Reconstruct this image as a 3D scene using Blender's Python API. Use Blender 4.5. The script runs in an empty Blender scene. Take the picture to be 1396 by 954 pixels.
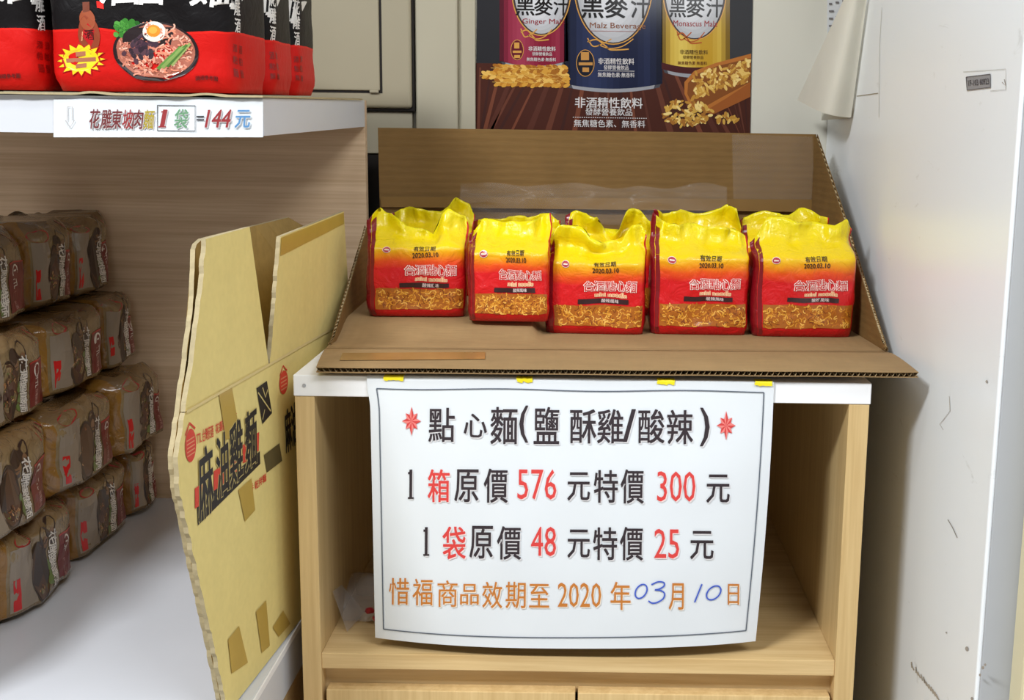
import bpy, bmesh, math, random
from mathutils import Vector, Matrix, noise

# ------------------------------------------------------------------ camera
sc = bpy.context.scene
COL = sc.collection
W, H = 1396.0, 954.0
F, PX, PY = 1670.0, 806.0, 477.0                 # focal length and principal point in pixels (off-centre crop)
ROLL, PITCH = math.radians(.85), math.atan(303 / 1670.0)
CAM = Vector((0, -1.31, 1.07))
_fw = Vector((0, math.cos(PITCH), -math.sin(PITCH)))
_r = Vector((1, 0, 0)); _u = _r.cross(_fw)
CR = _r * math.cos(ROLL) + _u * math.sin(ROLL)
CU = _u * math.cos(ROLL) - _r * math.sin(ROLL)
cd = bpy.data.cameras.new('camera'); cam = bpy.data.objects.new('camera', cd); COL.objects.link(cam)
cam.matrix_world = Matrix(((CR.x, CU.x, -_fw.x, CAM.x), (CR.y, CU.y, -_fw.y, CAM.y), (CR.z, CU.z, -_fw.z, CAM.z), (0, 0, 0, 1)))
cd.sensor_width = 36; cd.lens = F / W * 36; cd.shift_x = (W / 2 - PX) / W; cd.shift_y = 0
cd.clip_start = .05
sc.camera = cam

# ------------------------------------------------------------------ light
world = bpy.data.worlds.new('world'); sc.world = world; world.use_nodes = True
bg = world.node_tree.nodes['Background']; bg.inputs[0].default_value = (.93, .97, 1, 1); bg.inputs[1].default_value = .15
def area(name, loc, target, sx, sy, power, color=(.94, .975, 1)):
    l = bpy.data.lights.new(name, 'AREA'); l.shape = 'RECTANGLE'; l.size = sx; l.size_y = sy; l.energy = power; l.color = color
    o = bpy.data.objects.new(name, l); COL.objects.link(o); o.location = loc
    o.rotation_euler = (Vector(target) - Vector(loc)).to_track_quat('-Z', 'Y').to_euler()
area('ceiling_lamp_overhead', (-.40, -.75, 2.55), (-.40, -.75, 0), .6, .3, 7)
area('ceiling_lamp_right', (.95, -1.55, 2.55), (.5, -.8, 0), 1.2, .3, 30)
area('ceiling_lamp_left', (-1.3, -1.7, 2.55), (-.6, -.8, 0), .6, .3, 56)
area('ceiling_lamp_behind', (.62, -7.0, 2.1), (.1, .6, 1.2), .9, .25, 14)
sc.view_settings.view_transform = 'Standard'; sc.view_settings.look = 'None'
sc.view_settings.gamma = 1; sc.view_settings.use_curve_mapping = False
sc.view_settings.exposure = .25

# ------------------------------------------------------------------ helpers
def ray(px, py): return _fw + CR * ((px - PX) / F) - CU * ((py - PY) / F)
def at(px, py, X=None, Y=None, Z=None):
    d = ray(px, py)
    t = (X - CAM.x) / d.x if X is not None else (Y - CAM.y) / d.y if Y is not None else (Z - CAM.z) / d.z
    return CAM + d * t
def srgb(r, g=None, b=None):
    if g is None: r, g, b = r
    f = lambda c: (c / 255) / 12.92 if c / 255 <= .04045 else ((c / 255 + .055) / 1.055) ** 2.4
    return (f(r), f(g), f(b), 1)
def smooth(a, b, x):
    t = min(1, max(0, (x - a) / (b - a))); return t * t * (3 - 2 * t)

def nodes(name):
    m = bpy.data.materials.new(name); m.use_nodes = True
    nt = m.node_tree; return m, nt, nt.nodes['Principled BSDF']
def N(nt, typ, **kw):
    n = nt.nodes.new(typ)
    for k, v in kw.items(): setattr(n, k, v)
    return n
def ramp(nt, fac, stops, interp='LINEAR'):
    r = N(nt, 'ShaderNodeValToRGB'); r.color_ramp.interpolation = interp
    e = r.color_ramp.elements
    while len(e) < len(stops): e.new(.5)
    for el, (p, c) in zip(e, stops): el.position = p; el.color = c
    nt.links.new(fac, r.inputs[0]); return r.outputs[0]
def mixc(nt, fac, a, b, mode='MIX'):
    m = N(nt, 'ShaderNodeMix', data_type='RGBA', blend_type=mode)
    for s, v in ((m.inputs[0], fac), (m.inputs[6], a), (m.inputs[7], b)):
        if isinstance(v, (int, float)): s.default_value = v
        elif isinstance(v, tuple): s.default_value = v
        else: nt.links.new(v, s)
    return m.outputs[2]
def math_(nt, op, a, b=None):
    m = N(nt, 'ShaderNodeMath', operation=op)
    for s, v in ((m.inputs[0], a), (m.inputs[1], b)):
        if v is None: continue
        if isinstance(v, (int, float)): s.default_value = v
        else: nt.links.new(v, s)
    return m.outputs[0]
def bump(nt, p, height, strength, dist):
    b = N(nt, 'ShaderNodeBump'); b.inputs['Strength'].default_value = strength; b.inputs['Distance'].default_value = dist
    nt.links.new(height, b.inputs['Height']); nt.links.new(b.outputs[0], p.inputs['Normal'])
def geo_pos(nt, scale):
    g = N(nt, 'ShaderNodeNewGeometry'); mp = N(nt, 'ShaderNodeMapping'); mp.inputs['Scale'].default_value = scale
    nt.links.new(g.outputs['Position'], mp.inputs[0]); return mp.outputs[0]
def tex_noise(nt, vec, scale, detail=3, rough=.5, dist=0):
    n = N(nt, 'ShaderNodeTexNoise'); n.inputs['Scale'].default_value = scale; n.inputs['Detail'].default_value = detail
    n.inputs['Roughness'].default_value = rough; n.inputs['Distortion'].default_value = dist
    nt.links.new(vec, n.inputs['Vector']); return n.outputs['Fac']

def mat_plain(name, col, rough=.5, spec=.5, var=.04, scale=8, bumps=0, metallic=0):
    m, nt, p = nodes(name)
    f = tex_noise(nt, geo_pos(nt, (1, 1, 1)), scale, 4)
    lo = tuple(c * (1 - var) for c in col[:3]) + (1,); hi = tuple(min(1, c * (1 + var)) for c in col[:3]) + (1,)
    nt.links.new(ramp(nt, f, [(.3, lo), (.7, hi)]), p.inputs['Base Color'])
    p.inputs['Roughness'].default_value = rough; p.inputs['Specular IOR Level'].default_value = spec; p.inputs['Metallic'].default_value = metallic
    if bumps: bump(nt, p, tex_noise(nt, geo_pos(nt, (1, 1, 1)), 300, 2), bumps, .001)
    return m
def mat_wood(name, light, dark, stretch, rough=.45):
    m, nt, p = nodes(name)
    f = tex_noise(nt, geo_pos(nt, stretch), 1.0, 6, .62, .3)
    g = tex_noise(nt, geo_pos(nt, tuple(s * 4 for s in stretch)), 1.0, 3, .6)
    f2 = math_(nt, 'ADD', math_(nt, 'MULTIPLY', f, .65), math_(nt, 'MULTIPLY', g, .35))
    nt.links.new(ramp(nt, f2, [(.36, dark), (.62, light)]), p.inputs['Base Color'])
    p.inputs['Roughness'].default_value = rough; p.inputs['Specular IOR Level'].default_value = .35
    bump(nt, p, g, .08, .0006)
    return m
def mat_board(name, col, stretch=None, rough=.75, ribs=None, lo_=.86, hi_=1.08):
    m, nt, p = nodes(name)
    f = tex_noise(nt, geo_pos(nt, (1, 1, 1)), 22, 4)
    fine = tex_noise(nt, geo_pos(nt, stretch or (60, 500, 60)), 1.0, 2)
    ff = math_(nt, 'ADD', math_(nt, 'MULTIPLY', f, .5), math_(nt, 'MULTIPLY', fine, .5))
    lo = tuple(c * lo_ for c in col[:3]) + (1,); hi = tuple(min(1, c * hi_) for c in col[:3]) + (1,)
    nt.links.new(ramp(nt, ff, [(.32, lo), (.68, hi)]), p.inputs['Base Color'])
    p.inputs['Roughness'].default_value = rough; p.inputs['Specular IOR Level'].default_value = .25
    if ribs:
        wv = N(nt, 'ShaderNodeTexWave', wave_type='BANDS', bands_direction=ribs[0]); wv.inputs['Scale'].default_value = ribs[1]; wv.inputs['Distortion'].default_value = .6
        nt.links.new(geo_pos(nt, (1, 1, 1)), wv.inputs['Vector'])
        fine = math_(nt, 'ADD', math_(nt, 'MULTIPLY', fine, .5), wv.outputs['Fac'])
    bump(nt, p, fine, .25, .0008)
    return m
def mat_clear(name, tint=(1, 1, 1, 1), alpha=.25, rough=.12):
    m, nt, p = nodes(name)
    p.inputs['Base Color'].default_value = tint; p.inputs['Alpha'].default_value = alpha
    p.inputs['Roughness'].default_value = rough; p.inputs['Specular IOR Level'].default_value = .6
    f = tex_noise(nt, geo_pos(nt, (1, 1, 1)), 45, 3, .6, 1.0)
    bump(nt, p, f, .5, .004)
    return m
def mat_ink(name, rough, coat=0, bumps=0):
    m, nt, p = nodes(name)
    a = N(nt, 'ShaderNodeAttribute', attribute_name='Col'); nt.links.new(a.outputs['Color'], p.inputs['Base Color'])
    p.inputs['Roughness'].default_value = rough; p.inputs['Coat Weight'].default_value = coat; p.inputs['Coat Roughness'].default_value = .1
    if bumps:
        f = tex_noise(nt, geo_pos(nt, (1, 1, 1)), 9, 3, .5)
        bump(nt, p, f, bumps, .02)
    return m

M = {}
M['wood'] = mat_wood('beech_laminate', srgb(224, 194, 142), srgb(202, 168, 114), (2.2, 60, 60))
M['wood_v'] = mat_wood('beech_laminate_upright', srgb(222, 192, 138), srgb(203, 170, 116), (60, 60, 2.0))
M['wood_back'] = mat_wood('oak_back_panel', srgb(226, 198, 164), srgb(204, 172, 136), (2.0, 60, 90), .55)
M['white'] = mat_plain('white_laminate', srgb(216, 218, 224), .35, .5, .02)
M['white_edge'] = mat_plain('white_edge_band', srgb(250, 250, 252), .4, .5, .02)
M['paper'] = mat_plain('white_paper', srgb(226, 230, 234), .7, .3, .012, 14)
M['old_paper'] = mat_plain('aged_paper', srgb(226, 222, 208), .75, .3, .03, 14)
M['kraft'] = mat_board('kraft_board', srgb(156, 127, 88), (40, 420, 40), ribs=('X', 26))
M['kraft_back'] = mat_board('kraft_board_shaded', srgb(126, 96, 54), (40, 40, 420), ribs=('Z', 30))  # same board as the floor, colour lowered for shade at the rear
M['kraft_yellow'] = mat_board('printed_kraft_board', srgb(234, 214, 140), (120, 120, 120), lo_=.95, hi_=1.03)
M['kraft_inner'] = mat_board('carton_inside_shaded', srgb(170, 140, 84), (120, 120, 120))  # raw inside, with the shade of the slit put into its brown
M['kraft_edge'] = mat_board('torn_board_edge', srgb(182, 166, 130), (260, 260, 260), .9)
M['flute'] = mat_plain('flute_paper', srgb(206, 182, 140), .85, .2, .1, 60)
M['tape'] = mat_plain('brown_packing_tape', srgb(164, 126, 74), .22, .6, .06, 30)
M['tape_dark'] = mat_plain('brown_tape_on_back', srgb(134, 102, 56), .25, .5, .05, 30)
M['tape_old'] = mat_plain('aged_packing_tape', srgb(190, 158, 74), .4, .5, .05, 30)
M['clear'] = mat_clear('clear_film', (1, 1, 1, 1), .025, .1)
M['bag_clear'] = mat_clear('cloudy_film', (.6, .55, .52, 1), .22, .15)
M['cream'] = mat_plain('cream_metal_shaded', srgb(158, 148, 124), .4, .5, .02, 5)  # cupboard cream darkened to carry the dim light at the back wall
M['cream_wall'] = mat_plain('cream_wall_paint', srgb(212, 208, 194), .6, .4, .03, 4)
M['column'] = mat_plain('beige_column_paint', srgb(176, 168, 146), .6, .4, .03, 4)
M['gap'] = mat_plain('dark_gap', srgb(38, 34, 32), .8, .2, .1)
M['sticker_yellow'] = mat_plain('yellow_sticker', srgb(245, 226, 30), .5, .4, .05, 40)
M['cream_gasket'] = mat_plain('cream_gasket', srgb(226, 216, 180), .5, .4, .02)
M['edge_grey'] = mat_plain('grey_white_edge', srgb(176, 178, 182), .5, .4, .02)
M['floor'] = mat_plain('floor_tile', srgb(196, 190, 180), .4, .5, .06, 3)
M['ink'] = mat_ink('printed_ink', .6)
M['ink_film'] = mat_ink('printed_film_ink', .32, .3)
M['ink_poster'] = mat_ink('glossy_poster_print', .5, .22, .12); M['ink_poster'].node_tree.nodes['Principled BSDF'].inputs['Specular IOR Level'].default_value = .15
# white glossy right-hand panel with grey scuffs
m, nt, p = nodes('glossy_white_panel')
s1 = tex_noise(nt, geo_pos(nt, (1, 5, 14)), 2.2, 6, .7, .6)
s2 = tex_noise(nt, geo_pos(nt, (1, 1, 1)), 3.0, 4)
c = ramp(nt, s1, [(.24, srgb(196, 196, 192)), (.36, srgb(250, 253, 255))])
nt.links.new(mixc(nt, .25, c, ramp(nt, s2, [(.3, srgb(236, 242, 248)), (.7, srgb(250, 253, 255))])), p.inputs['Base Color'])
p.inputs['Roughness'].default_value = .3; M['panel'] = m

def mesh_obj(name, verts, faces, mat, parent=None, smooth_=False):
    me = bpy.data.meshes.new(name); me.from_pydata([tuple(v) for v in verts], [], faces); me.update()
    if smooth_:
        for f in me.polygons: f.use_smooth = True
    if mat: me.materials.append(mat)
    o = bpy.data.objects.new(name, me); COL.objects.link(o); o.parent = parent
    return o
def tag(o, label=None, cat=None, group=None, kind=None):
    if label: o['label'] = label
    if cat: o['category'] = cat
    if group: o['group'] = group
    if kind: o['kind'] = kind
    return o
def empty(name, loc, rz=0, ry=0):
    o = bpy.data.objects.new(name, None); COL.objects.link(o); o.location = loc; o.rotation_euler = (0, ry, rz)
    o.empty_display_size = .05; return o
def rel(parent, o):                                  # o was made in world space: keep it there under parent
    o.parent = parent; o.matrix_parent_inverse = Matrix.Translation(parent.location).inverted(); return o
def bevel_box(name, lo, hi, mat, parent=None, b=.0012, seg=2):
    bm = bmesh.new(); bmesh.ops.create_cube(bm, size=1)
    for v in bm.verts: v.co = Vector([(lo[i] + hi[i]) / 2 + v.co[i] * (hi[i] - lo[i]) for i in range(3)])
    if b: bmesh.ops.bevel(bm, geom=bm.edges[:], offset=b, segments=seg, affect='EDGES', profile=.5)
    me = bpy.data.meshes.new(name); bm.to_mesh(me); bm.free()
    if mat: me.materials.append(mat)
    o = bpy.data.objects.new(name, me); COL.objects.link(o)
    if parent: rel(parent, o)
    return o
def slab(name, quad_lo, quad_hi, mat, parent=None):   # eight explicit corners
    v = list(quad_lo) + list(quad_hi)
    o = mesh_obj(name, v, [(3, 2, 1, 0), (4, 5, 6, 7), (0, 1, 5, 4), (1, 2, 6, 5), (2, 3, 7, 6), (3, 0, 4, 7)], mat)
    if parent: rel(parent, o)
    return o
def sheet_grid(name, fn, nu, nv, mat, parent=None, thick=.0004, smooth_=True):
    P = [[Vector(fn(i / nu, j / nv)) for j in range(nv + 1)] for i in range(nu + 1)]
    verts, faces = [], []
    w = nv + 1; n = (nu + 1) * w
    nor = []
    for i in range(nu + 1):
        for j in range(nv + 1):
            a = P[min(i + 1, nu)][j] - P[max(i - 1, 0)][j]; b = P[i][min(j + 1, nv)] - P[i][max(j - 1, 0)]
            nn = a.cross(b); nor.append(nn.normalized() if nn.length > 1e-12 else Vector((0, -1, 0)))
    verts = [P[i][j] for i in range(nu + 1) for j in range(nv + 1)]
    verts += [verts[k] - nor[k] * thick for k in range(n)]
    for i in range(nu):
        for j in range(nv):
            a, b, c_, d = i * w + j, (i + 1) * w + j, (i + 1) * w + j + 1, i * w + j + 1
            faces += [(a, b, c_, d), (n + d, n + c_, n + b, n + a)]
    rim = [(i * w, (i + 1) * w, 1) for i in range(nu)] + [(i * w + nv, (i + 1) * w + nv, 0) for i in range(nu)] \
        + [(q, q + 1, 0) for q in range(nv)] + [(nu * w + q, nu * w + q + 1, 1) for q in range(nv)]
    for a, b, flip in rim:                               # rim faces keep their own corners so the sheet shades flat to its edge
        k = len(verts); verts += [verts[a], verts[b], verts[n + b], verts[n + a]]
        faces.append((k + 3, k + 2, k + 1, k) if flip else (k, k + 1, k + 2, k + 3))
    o = mesh_obj(name, verts, faces, mat, None, smooth_)
    if parent: rel(parent, o)
    return o

# ---- flat print: coloured shapes and lettering laid on a surface
_glyph = {}
def glyphs(s):
    k = s
    if k not in _glyph:
        cu = bpy.data.curves.new('lettering', 'FONT'); cu.body = s; cu.resolution_u = 2; cu.fill_mode = 'FRONT'
        o = bpy.data.objects.new('lettering', cu); COL.objects.link(o)
        dg = bpy.context.evaluated_depsgraph_get(); dg.update()
        me = bpy.data.meshes.new_from_object(o.evaluated_get(dg))
        vs = [(v.co.x, v.co.y) for v in me.vertices]; fs = [tuple(p.vertices) for p in me.polygons]
        bpy.data.objects.remove(o); bpy.data.curves.remove(cu); bpy.data.meshes.remove(me)
        _glyph[k] = (vs, fs)
    return _glyph[k]
class Art:
    def __init__(s, down=False): s.v = []; s.f = []; s.c = []; s.down = down
    def add(s, pts, faces, col, layer=0):
        b = len(s.v); s.v += [(x, y, layer) for x, y in pts]
        for f in faces: s.f.append(tuple(b + i for i in f)); s.c.append(col)
    def poly(s, pts, col, layer=0): s.add(pts, [tuple(range(len(pts)))], col, layer)
    def rect(s, x0, y0, x1, y1, col, layer=0, n=1, m=1):
        pts = [(x0 + (x1 - x0) * i / n, y0 + (y1 - y0) * j / m) for i in range(n + 1) for j in range(m + 1)]
        s.add(pts, [(i * (m + 1) + j, (i + 1) * (m + 1) + j, (i + 1) * (m + 1) + j + 1, i * (m + 1) + j + 1) for i in range(n) for j in range(m)], col, layer)
    def ell(s, cx, cy, rx, ry, col, layer=0, rot=0, n=24, a0=0, a1=2 * math.pi):
        c, q = math.cos(rot), math.sin(rot)
        pts = []
        for k in range(n):
            a = a0 + (a1 - a0) * k / (n if abs(a1 - a0 - 2 * math.pi) < 1e-6 else n - 1)
            x, y = rx * math.cos(a), ry * math.sin(a); pts.append((cx + x * c - y * q, cy + x * q + y * c))
        s.poly(pts, col, layer)
    def stroke(s, pts, w, col, layer=0, taper=False, sub=1, curve=False):
        if curve and len(pts) > 2:
            q = []; n = len(pts)
            for i in range(n - 1):
                p0, p1, p2, p3 = pts[max(0, i - 1)], pts[i], pts[i + 1], pts[min(n - 1, i + 2)]
                for k in range(6):
                    t = k / 6
                    q.append(tuple(.5 * (2 * p1[a] + (p2[a] - p0[a]) * t + (2 * p0[a] - 5 * p1[a] + 4 * p2[a] - p3[a]) * t * t + (3 * p1[a] - p0[a] - 3 * p2[a] + p3[a]) * t ** 3) for a in (0, 1)))
            pts = q + [pts[-1]]
        elif sub > 1:
            q = []
            for a, b in zip(pts, pts[1:]): q += [(a[0] + (b[0] - a[0]) * k / sub, a[1] + (b[1] - a[1]) * k / sub) for k in range(sub)]
            pts = q + [pts[-1]]
        V = []
        n = len(pts)
        for i, (x, y) in enumerate(pts):
            a = pts[max(0, i - 1)]; b = pts[min(n - 1, i + 1)]
            dx, dy = b[0] - a[0], b[1] - a[1]; l = math.hypot(dx, dy) or 1
            ww = w / 2 * (1 - .75 * abs(2 * i / (n - 1) - 1) ** 2 if taper else 1)
            V += [(x - dy / l * ww, y + dx / l * ww), (x + dy / l * ww, y - dx / l * ww)]
        s.add(V, [(2 * i, 2 * i + 1, 2 * i + 3, 2 * i + 2) for i in range(n - 1)], col, layer)
    def text(s, t, cx, cy, w, h, col, layer=0, bold=.0, rot=0, shear=0, shadow=None):
        vs, fs = glyphs(t)
        if not vs: return
        x0, x1 = min(p[0] for p in vs), max(p[0] for p in vs); y0, y1 = min(p[1] for p in vs), max(p[1] for p in vs)
        sx = w / (x1 - x0); sy = (h / (y1 - y0)) if h else sx
        sg = -1 if s.down else 1
        c, q = math.cos(rot), math.sin(rot)
        pts = []
        for x, y in vs:
            y = (y - (y0 + y1) / 2) * sy; x = (x - (x0 + x1) / 2) * sx + shear * y; y *= sg
            pts.append((cx + x * c - y * q, cy + x * q + y * c))
        copies = [(0, 0)] if not bold else [(-1, -.6), (1, -.6), (-1, .6), (1, .6)]
        bx, by = bold * sx * .5, bold * sy * .5
        for k, (ox, oy) in enumerate(copies):
            cp = [(x + ox * bx, y + oy * by) for x, y in pts]
            if shadow: s.add([(x + shadow[0], y + shadow[1]) for x, y in cp], fs, shadow[2], layer - .9 + k * .12)
            s.add(cp, fs, col, layer + k * .12)
        if t == '1':                                  # serifs of the upright figure one
            for k, (xa, ya, xb, yb) in enumerate(((-1.1, -.5, 1.1, -.44), (-1.0, .34, 0, .42))):
                q = [(xa * w, ya * h), (xb * w, ya * h), (xb * w, yb * h), (xa * w, yb * h)]
                s.add([(cx + (x + shear * y), cy + y * sg) for x, y in q], [(0, 1, 2, 3)], col, layer + .55 + k * .1)
    def build(s, name, fn, mat, parent=None, local=False):
        verts = [fn(*p) for p in s.v]
        o = mesh_obj(name, verts, s.f, mat)
        ca = o.data.color_attributes.new('Col', 'FLOAT_COLOR', 'CORNER')
        buf = []
        for f, c in zip(o.data.polygons, s.c): buf += list(c) * f.loop_total
        ca.data.foreach_set('color', buf)
        if parent:
            if local: o.parent = parent
            else: rel(parent, o)
        return o
RR = ROLL                                            # print runs level in the world, so it tips with the frame

# ------------------------------------------------------------------ the setting
YW = .685                                            # back wall
XW = .372                                            # glossy white panel on the right
tag(bevel_box('floor', (-2.2, -4, -.1), (2.2, .8, 0), M['floor'], b=0), kind='structure')
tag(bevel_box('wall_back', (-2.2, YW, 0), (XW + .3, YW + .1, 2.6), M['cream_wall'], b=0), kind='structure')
wr = tag(bevel_box('wall_right', (XW, -.215, 0), (XW + .5, YW, 2.3), M['panel'], b=.003, seg=3), kind='structure')
wr.data.polygons.foreach_set('use_smooth', [False] * len(wr.data.polygons))
tag(bevel_box('trim_1', (XW + .031, -.252, 0), (XW + .048, -.216, 2.3), M['cream_gasket'], b=.004), kind='structure')
tag(bevel_box('trim_6', (XW + .003, -.2185, 0), (XW + .5, -.2152, 2.3), M['edge_grey'], b=.001), kind='structure')
# raised column between the metal cupboard and the poster
a = at(566, 100, Y=YW - .02); b = at(624, 100, Y=YW - .02)
tag(bevel_box('trim_2', (a.x, YW - .02, 0), (b.x, YW, 2.6), M['column'], b=.003), kind='structure')
c_ = at(648, 100, Y=YW - .008)
tag(bevel_box('trim_5', (b.x, YW - .008, 0), (c_.x, YW, 2.6), M['column'], b=.001), kind='structure')

# cream metal cupboard hung on the back wall behind the left shelf
YC = YW - .03
g0 = at(562, 148, Y=YC)
cup = empty('metal_cupboard', (-.6, YC, g0.z)); tag(cup, 'cream metal wall cupboard behind the shelf of black and red bags', 'cupboard')
bevel_box('body', (-.95, YC + .003, g0.z - .004), (g0.x + .003, YW - .001, 1.9), M['gap'], cup, b=.001)
i0 = at(519, 124, Y=YC)
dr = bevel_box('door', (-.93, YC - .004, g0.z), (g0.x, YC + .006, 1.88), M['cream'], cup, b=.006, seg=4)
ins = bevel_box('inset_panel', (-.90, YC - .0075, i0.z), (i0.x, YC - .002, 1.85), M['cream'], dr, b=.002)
ins.parent = dr; ins.matrix_parent_inverse = Matrix.Translation(cup.location).inverted() @ Matrix.Identity(4)
ins.matrix_parent_inverse = Matrix.Identity(4)
gr = bevel_box('groove', (-.905, YC - .0046, i0.z - .0035), (i0.x + .0035, YC - .0035, 1.855), M['gap'], None, b=0); gr.parent = dr
lat = bevel_box('latch', (i0.x - .016, YC - .009, i0.z - .003), (i0.x - .002, YC - .003, i0.z + .001), M['cream'], None, b=.0005); lat.parent = dr
# grey boxing under the cupboard
tag(bevel_box('trim_3', (-.95, YC + .01, at(510, 209, Y=YC + .01).z), (g0.x - .002, YW, g0.z - .006), M['column'], b=.001), kind='structure')

tag(bevel_box('dark_void_board', (-.95, YC + .012, .3), (g0.x - .002, YW, at(510, 211, Y=YC + .01).z), M['gap'], b=0), kind='structure')  # dark board added for the unlit void behind shelf and cabinet
# ------------------------------------------------------------------ poster on the back wall
def build_poster():
    YP = YW - .0025
    root = empty('drink_poster', at(836, 200, Y=YP)); tag(root, 'dark glossy poster of three malt drink cans on a wooden table', 'poster')
    tl, tr, br, bl = at(653, -230, Y=YP), at(1031, -230, Y=YP), at(1022, 215, Y=YP), at(648, 215, Y=YP)
    dp = Vector((0, .0015, 0))
    slab('sheet', [bl + dp, br + dp, tr + dp, tl + dp], [bl, br, tr, tl], mat_plain('poster_black', srgb(20, 18, 24), .3, .5, .1, 6), root)
    A = Art(down=True); rnd = random.Random(4)
    table = srgb(70, 30, 18)
    A.poly([(649, 86), (1024, 92), (1022, 214), (648, 214)], table, 1)
    for k in range(26):                               # plank streaks fanning out
        x = 655 + k * 14.3 + rnd.uniform(-3, 3); dx = (x - 835) * .62
        col = srgb(*[(98, 52, 36), (60, 28, 22), (112, 60, 40), (84, 42, 30)][k % 4])
        x2 = max(649, min(1021, x + dx)); wd = rnd.uniform(2, 6)
        A.poly([(x, 92), (min(1022, x + wd), 92), (min(1021, x2 + wd * 1.8), 212), (x2, 212)], col, 1.3)
    def can(x0, x1, yb, dark, mid, light, base=None):
        n = 16
        for i in range(n):
            t0, t1 = i / n, (i + 1) / n; t = (t0 + t1) / 2
            s = max(0, 1 - abs(t - .3) / .28) * .8 + max(0, 1 - abs(t - .85) / .12) * .35
            e = max(0, (abs(t - .5) - .36) / .14)
            c = tuple(mid[j] * (1 - s) + light[j] * s for j in range(3)); c = tuple(c[j] * (1 - e) + dark[j] * e for j in range(3)) + (1,)
            xa, xb = x0 + (x1 - x0) * t0, x0 + (x1 - x0) * t1
            ya = yb - 7 * (2 * t0 - 1) ** 2; yb2 = yb - 7 * (2 * t1 - 1) ** 2
            A.poly([(xa, -225), (xb, -225), (xb, yb2), (xa, ya)], c, 2)
            rim = srgb(150, 150, 155) if abs(t - .5) < .42 else srgb(70, 70, 76)
            A.poly([(xa + (2 - 4 * t0) , ya), (xb + (2 - 4 * t1), yb2), (xb + 2 * (2 - 4 * t1), yb2 + 5), (xa + 2 * (2 - 4 * t0), ya + 5)], rim, 2)
            if base: A.poly([(xa, ya - 9), (xb, yb2 - 9), (xb, yb2), (xa, ya)], base, 2.3)
    gold = srgb(206, 150, 70)
    def label(cx, cy, rx, ry):
        A.ell(cx, cy, rx + 4, ry + 3, gold, 3, n=48); A.ell(cx, cy, rx + 2.6, ry + 1.6, srgb(60, 50, 50), 3.2, n=48)
        for i in range(6):
            k = 1 - i * .1; g = 176 + i * 8
            A.ell(cx - i * 1.2, cy + i, rx * k, ry * k, srgb(g, g, g + 3), 3.4 + i * .1, n=48)
    def ribbon(cx, y, w, col):
        A.stroke([(cx - w, y - 7), (cx - w * .7, y + 4), (cx - w * .2, y + 1), (cx + w * .3, y - 6)], 1.6, col, 5, curve=True)
        A.stroke([(cx - w * 1.0, y - 2), (cx - w * .5, y - 5), (cx, y + 4), (cx + w * .3, y + 9), (cx + w * 1.25, y + 8)], 1.8, col, 5, curve=True)
        A.stroke([(cx - w * .4, y + 2), (cx + w * .2, y + 7), (cx + w * .9, y + 4), (cx + w * 1.5, y - 6)], 1.4, col, 5, curve=True)
    K = srgb(24, 20, 20); WH = srgb(214, 208, 206)
    # left can: dark red
    can(681, 775, 90, srgb(60, 8, 24), srgb(128, 18, 46), srgb(164, 60, 84))
    label(738, -14, 37, 60)
    for ch, x, w in (('黑', 716, 25), ('麥', 741, 25), ('汁', 765, 20)): A.text(ch, x, 8, w, 26, K, 6, .03, RR)
    A.text('Ginger Malz', 741, 30, 58, 9, srgb(140, 30, 40), 6, .01, RR); ribbon(727, 46, 17, gold)
    A.text('非酒精性飲料', 739, 66.5, 37, 6.5, WH, 6, .02, RR); A.text('發酵營養飲品', 739, 73.5, 27, 4.6, WH, 6, .01, RR); A.text('無焦糖色素·無香料', 738, 81, 40, 5, WH, 6, .01, RR)
    A.ell(705, 68, 9, 14, gold, 5); A.ell(705, 68, 8.2, 13.2, srgb(96, 14, 34), 5.2); A.rect(701, 58, 708, 66, gold, 5.4); A.rect(699, 69, 711, 72, gold, 5.4); A.rect(701, 75, 709, 79, gold, 5.4)
    # right can: gold
    can(902, 995, 101, srgb(92, 70, 20), srgb(188, 146, 36), srgb(226, 200, 96), srgb(70, 22, 22))
    label(947, -14, 40, 66)
    for ch, x, w in (('黑', 924, 22), ('麥', 948, 25), ('汁', 974, 22)): A.text(ch, x, 10, w, 27, K, 6, .03, RR)
    A.text('Monascus Malz', 948, 32, 60, 8, srgb(150, 40, 40), 6, .01, RR); ribbon(938, 50, 15, srgb(176, 84, 30))
    A.text('非酒精性飲料', 946, 71, 38, 6.5, srgb(96, 70, 20), 6, .02, RR); A.text('發酵營養飲品', 945, 78, 28, 4.6, srgb(110, 80, 20), 6, .01, RR); A.text('無焦糖色素·無香料', 944, 86, 40, 5, srgb(110, 60, 20), 6, .01, RR)
    # middle can: navy
    can(769, 903, 121, srgb(10, 14, 34), srgb(18, 25, 54), srgb(44, 54, 90))
    label(836, -20, 50, 78)
    for ch, x, w in (('黑', 808, 29), ('麥', 840, 31), ('汁', 873, 25)): A.text(ch, x, 8, w, 33, K, 7, .03, RR)
    A.text('Malz Beverage', 842, 36, 76, 10, srgb(132, 84, 60), 7, .01, RR); A.stroke([(803, 42), (866, 43)], .6, srgb(150, 80, 70), 7)
    ribbon(826, 59, 25, gold)
    A.ell(798, 86, 12.5, 18.5, gold, 6); A.ell(798, 86, 11.6, 17.6, srgb(18, 20, 34), 6.2)
    A.rect(792, 71, 803, 82, srgb(190, 136, 70), 6.4); A.rect(789, 85, 808, 89, srgb(190, 136, 70), 6.4); A.rect(794, 92, 803, 98, srgb(190, 136, 70), 6.4)
    A.text('非酒精性飲料', 840, 83.5, 49, 8.5, WH, 7, .02, RR); A.text('發酵營養飲品', 840, 92, 34, 6, WH, 7, .01, RR)
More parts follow.
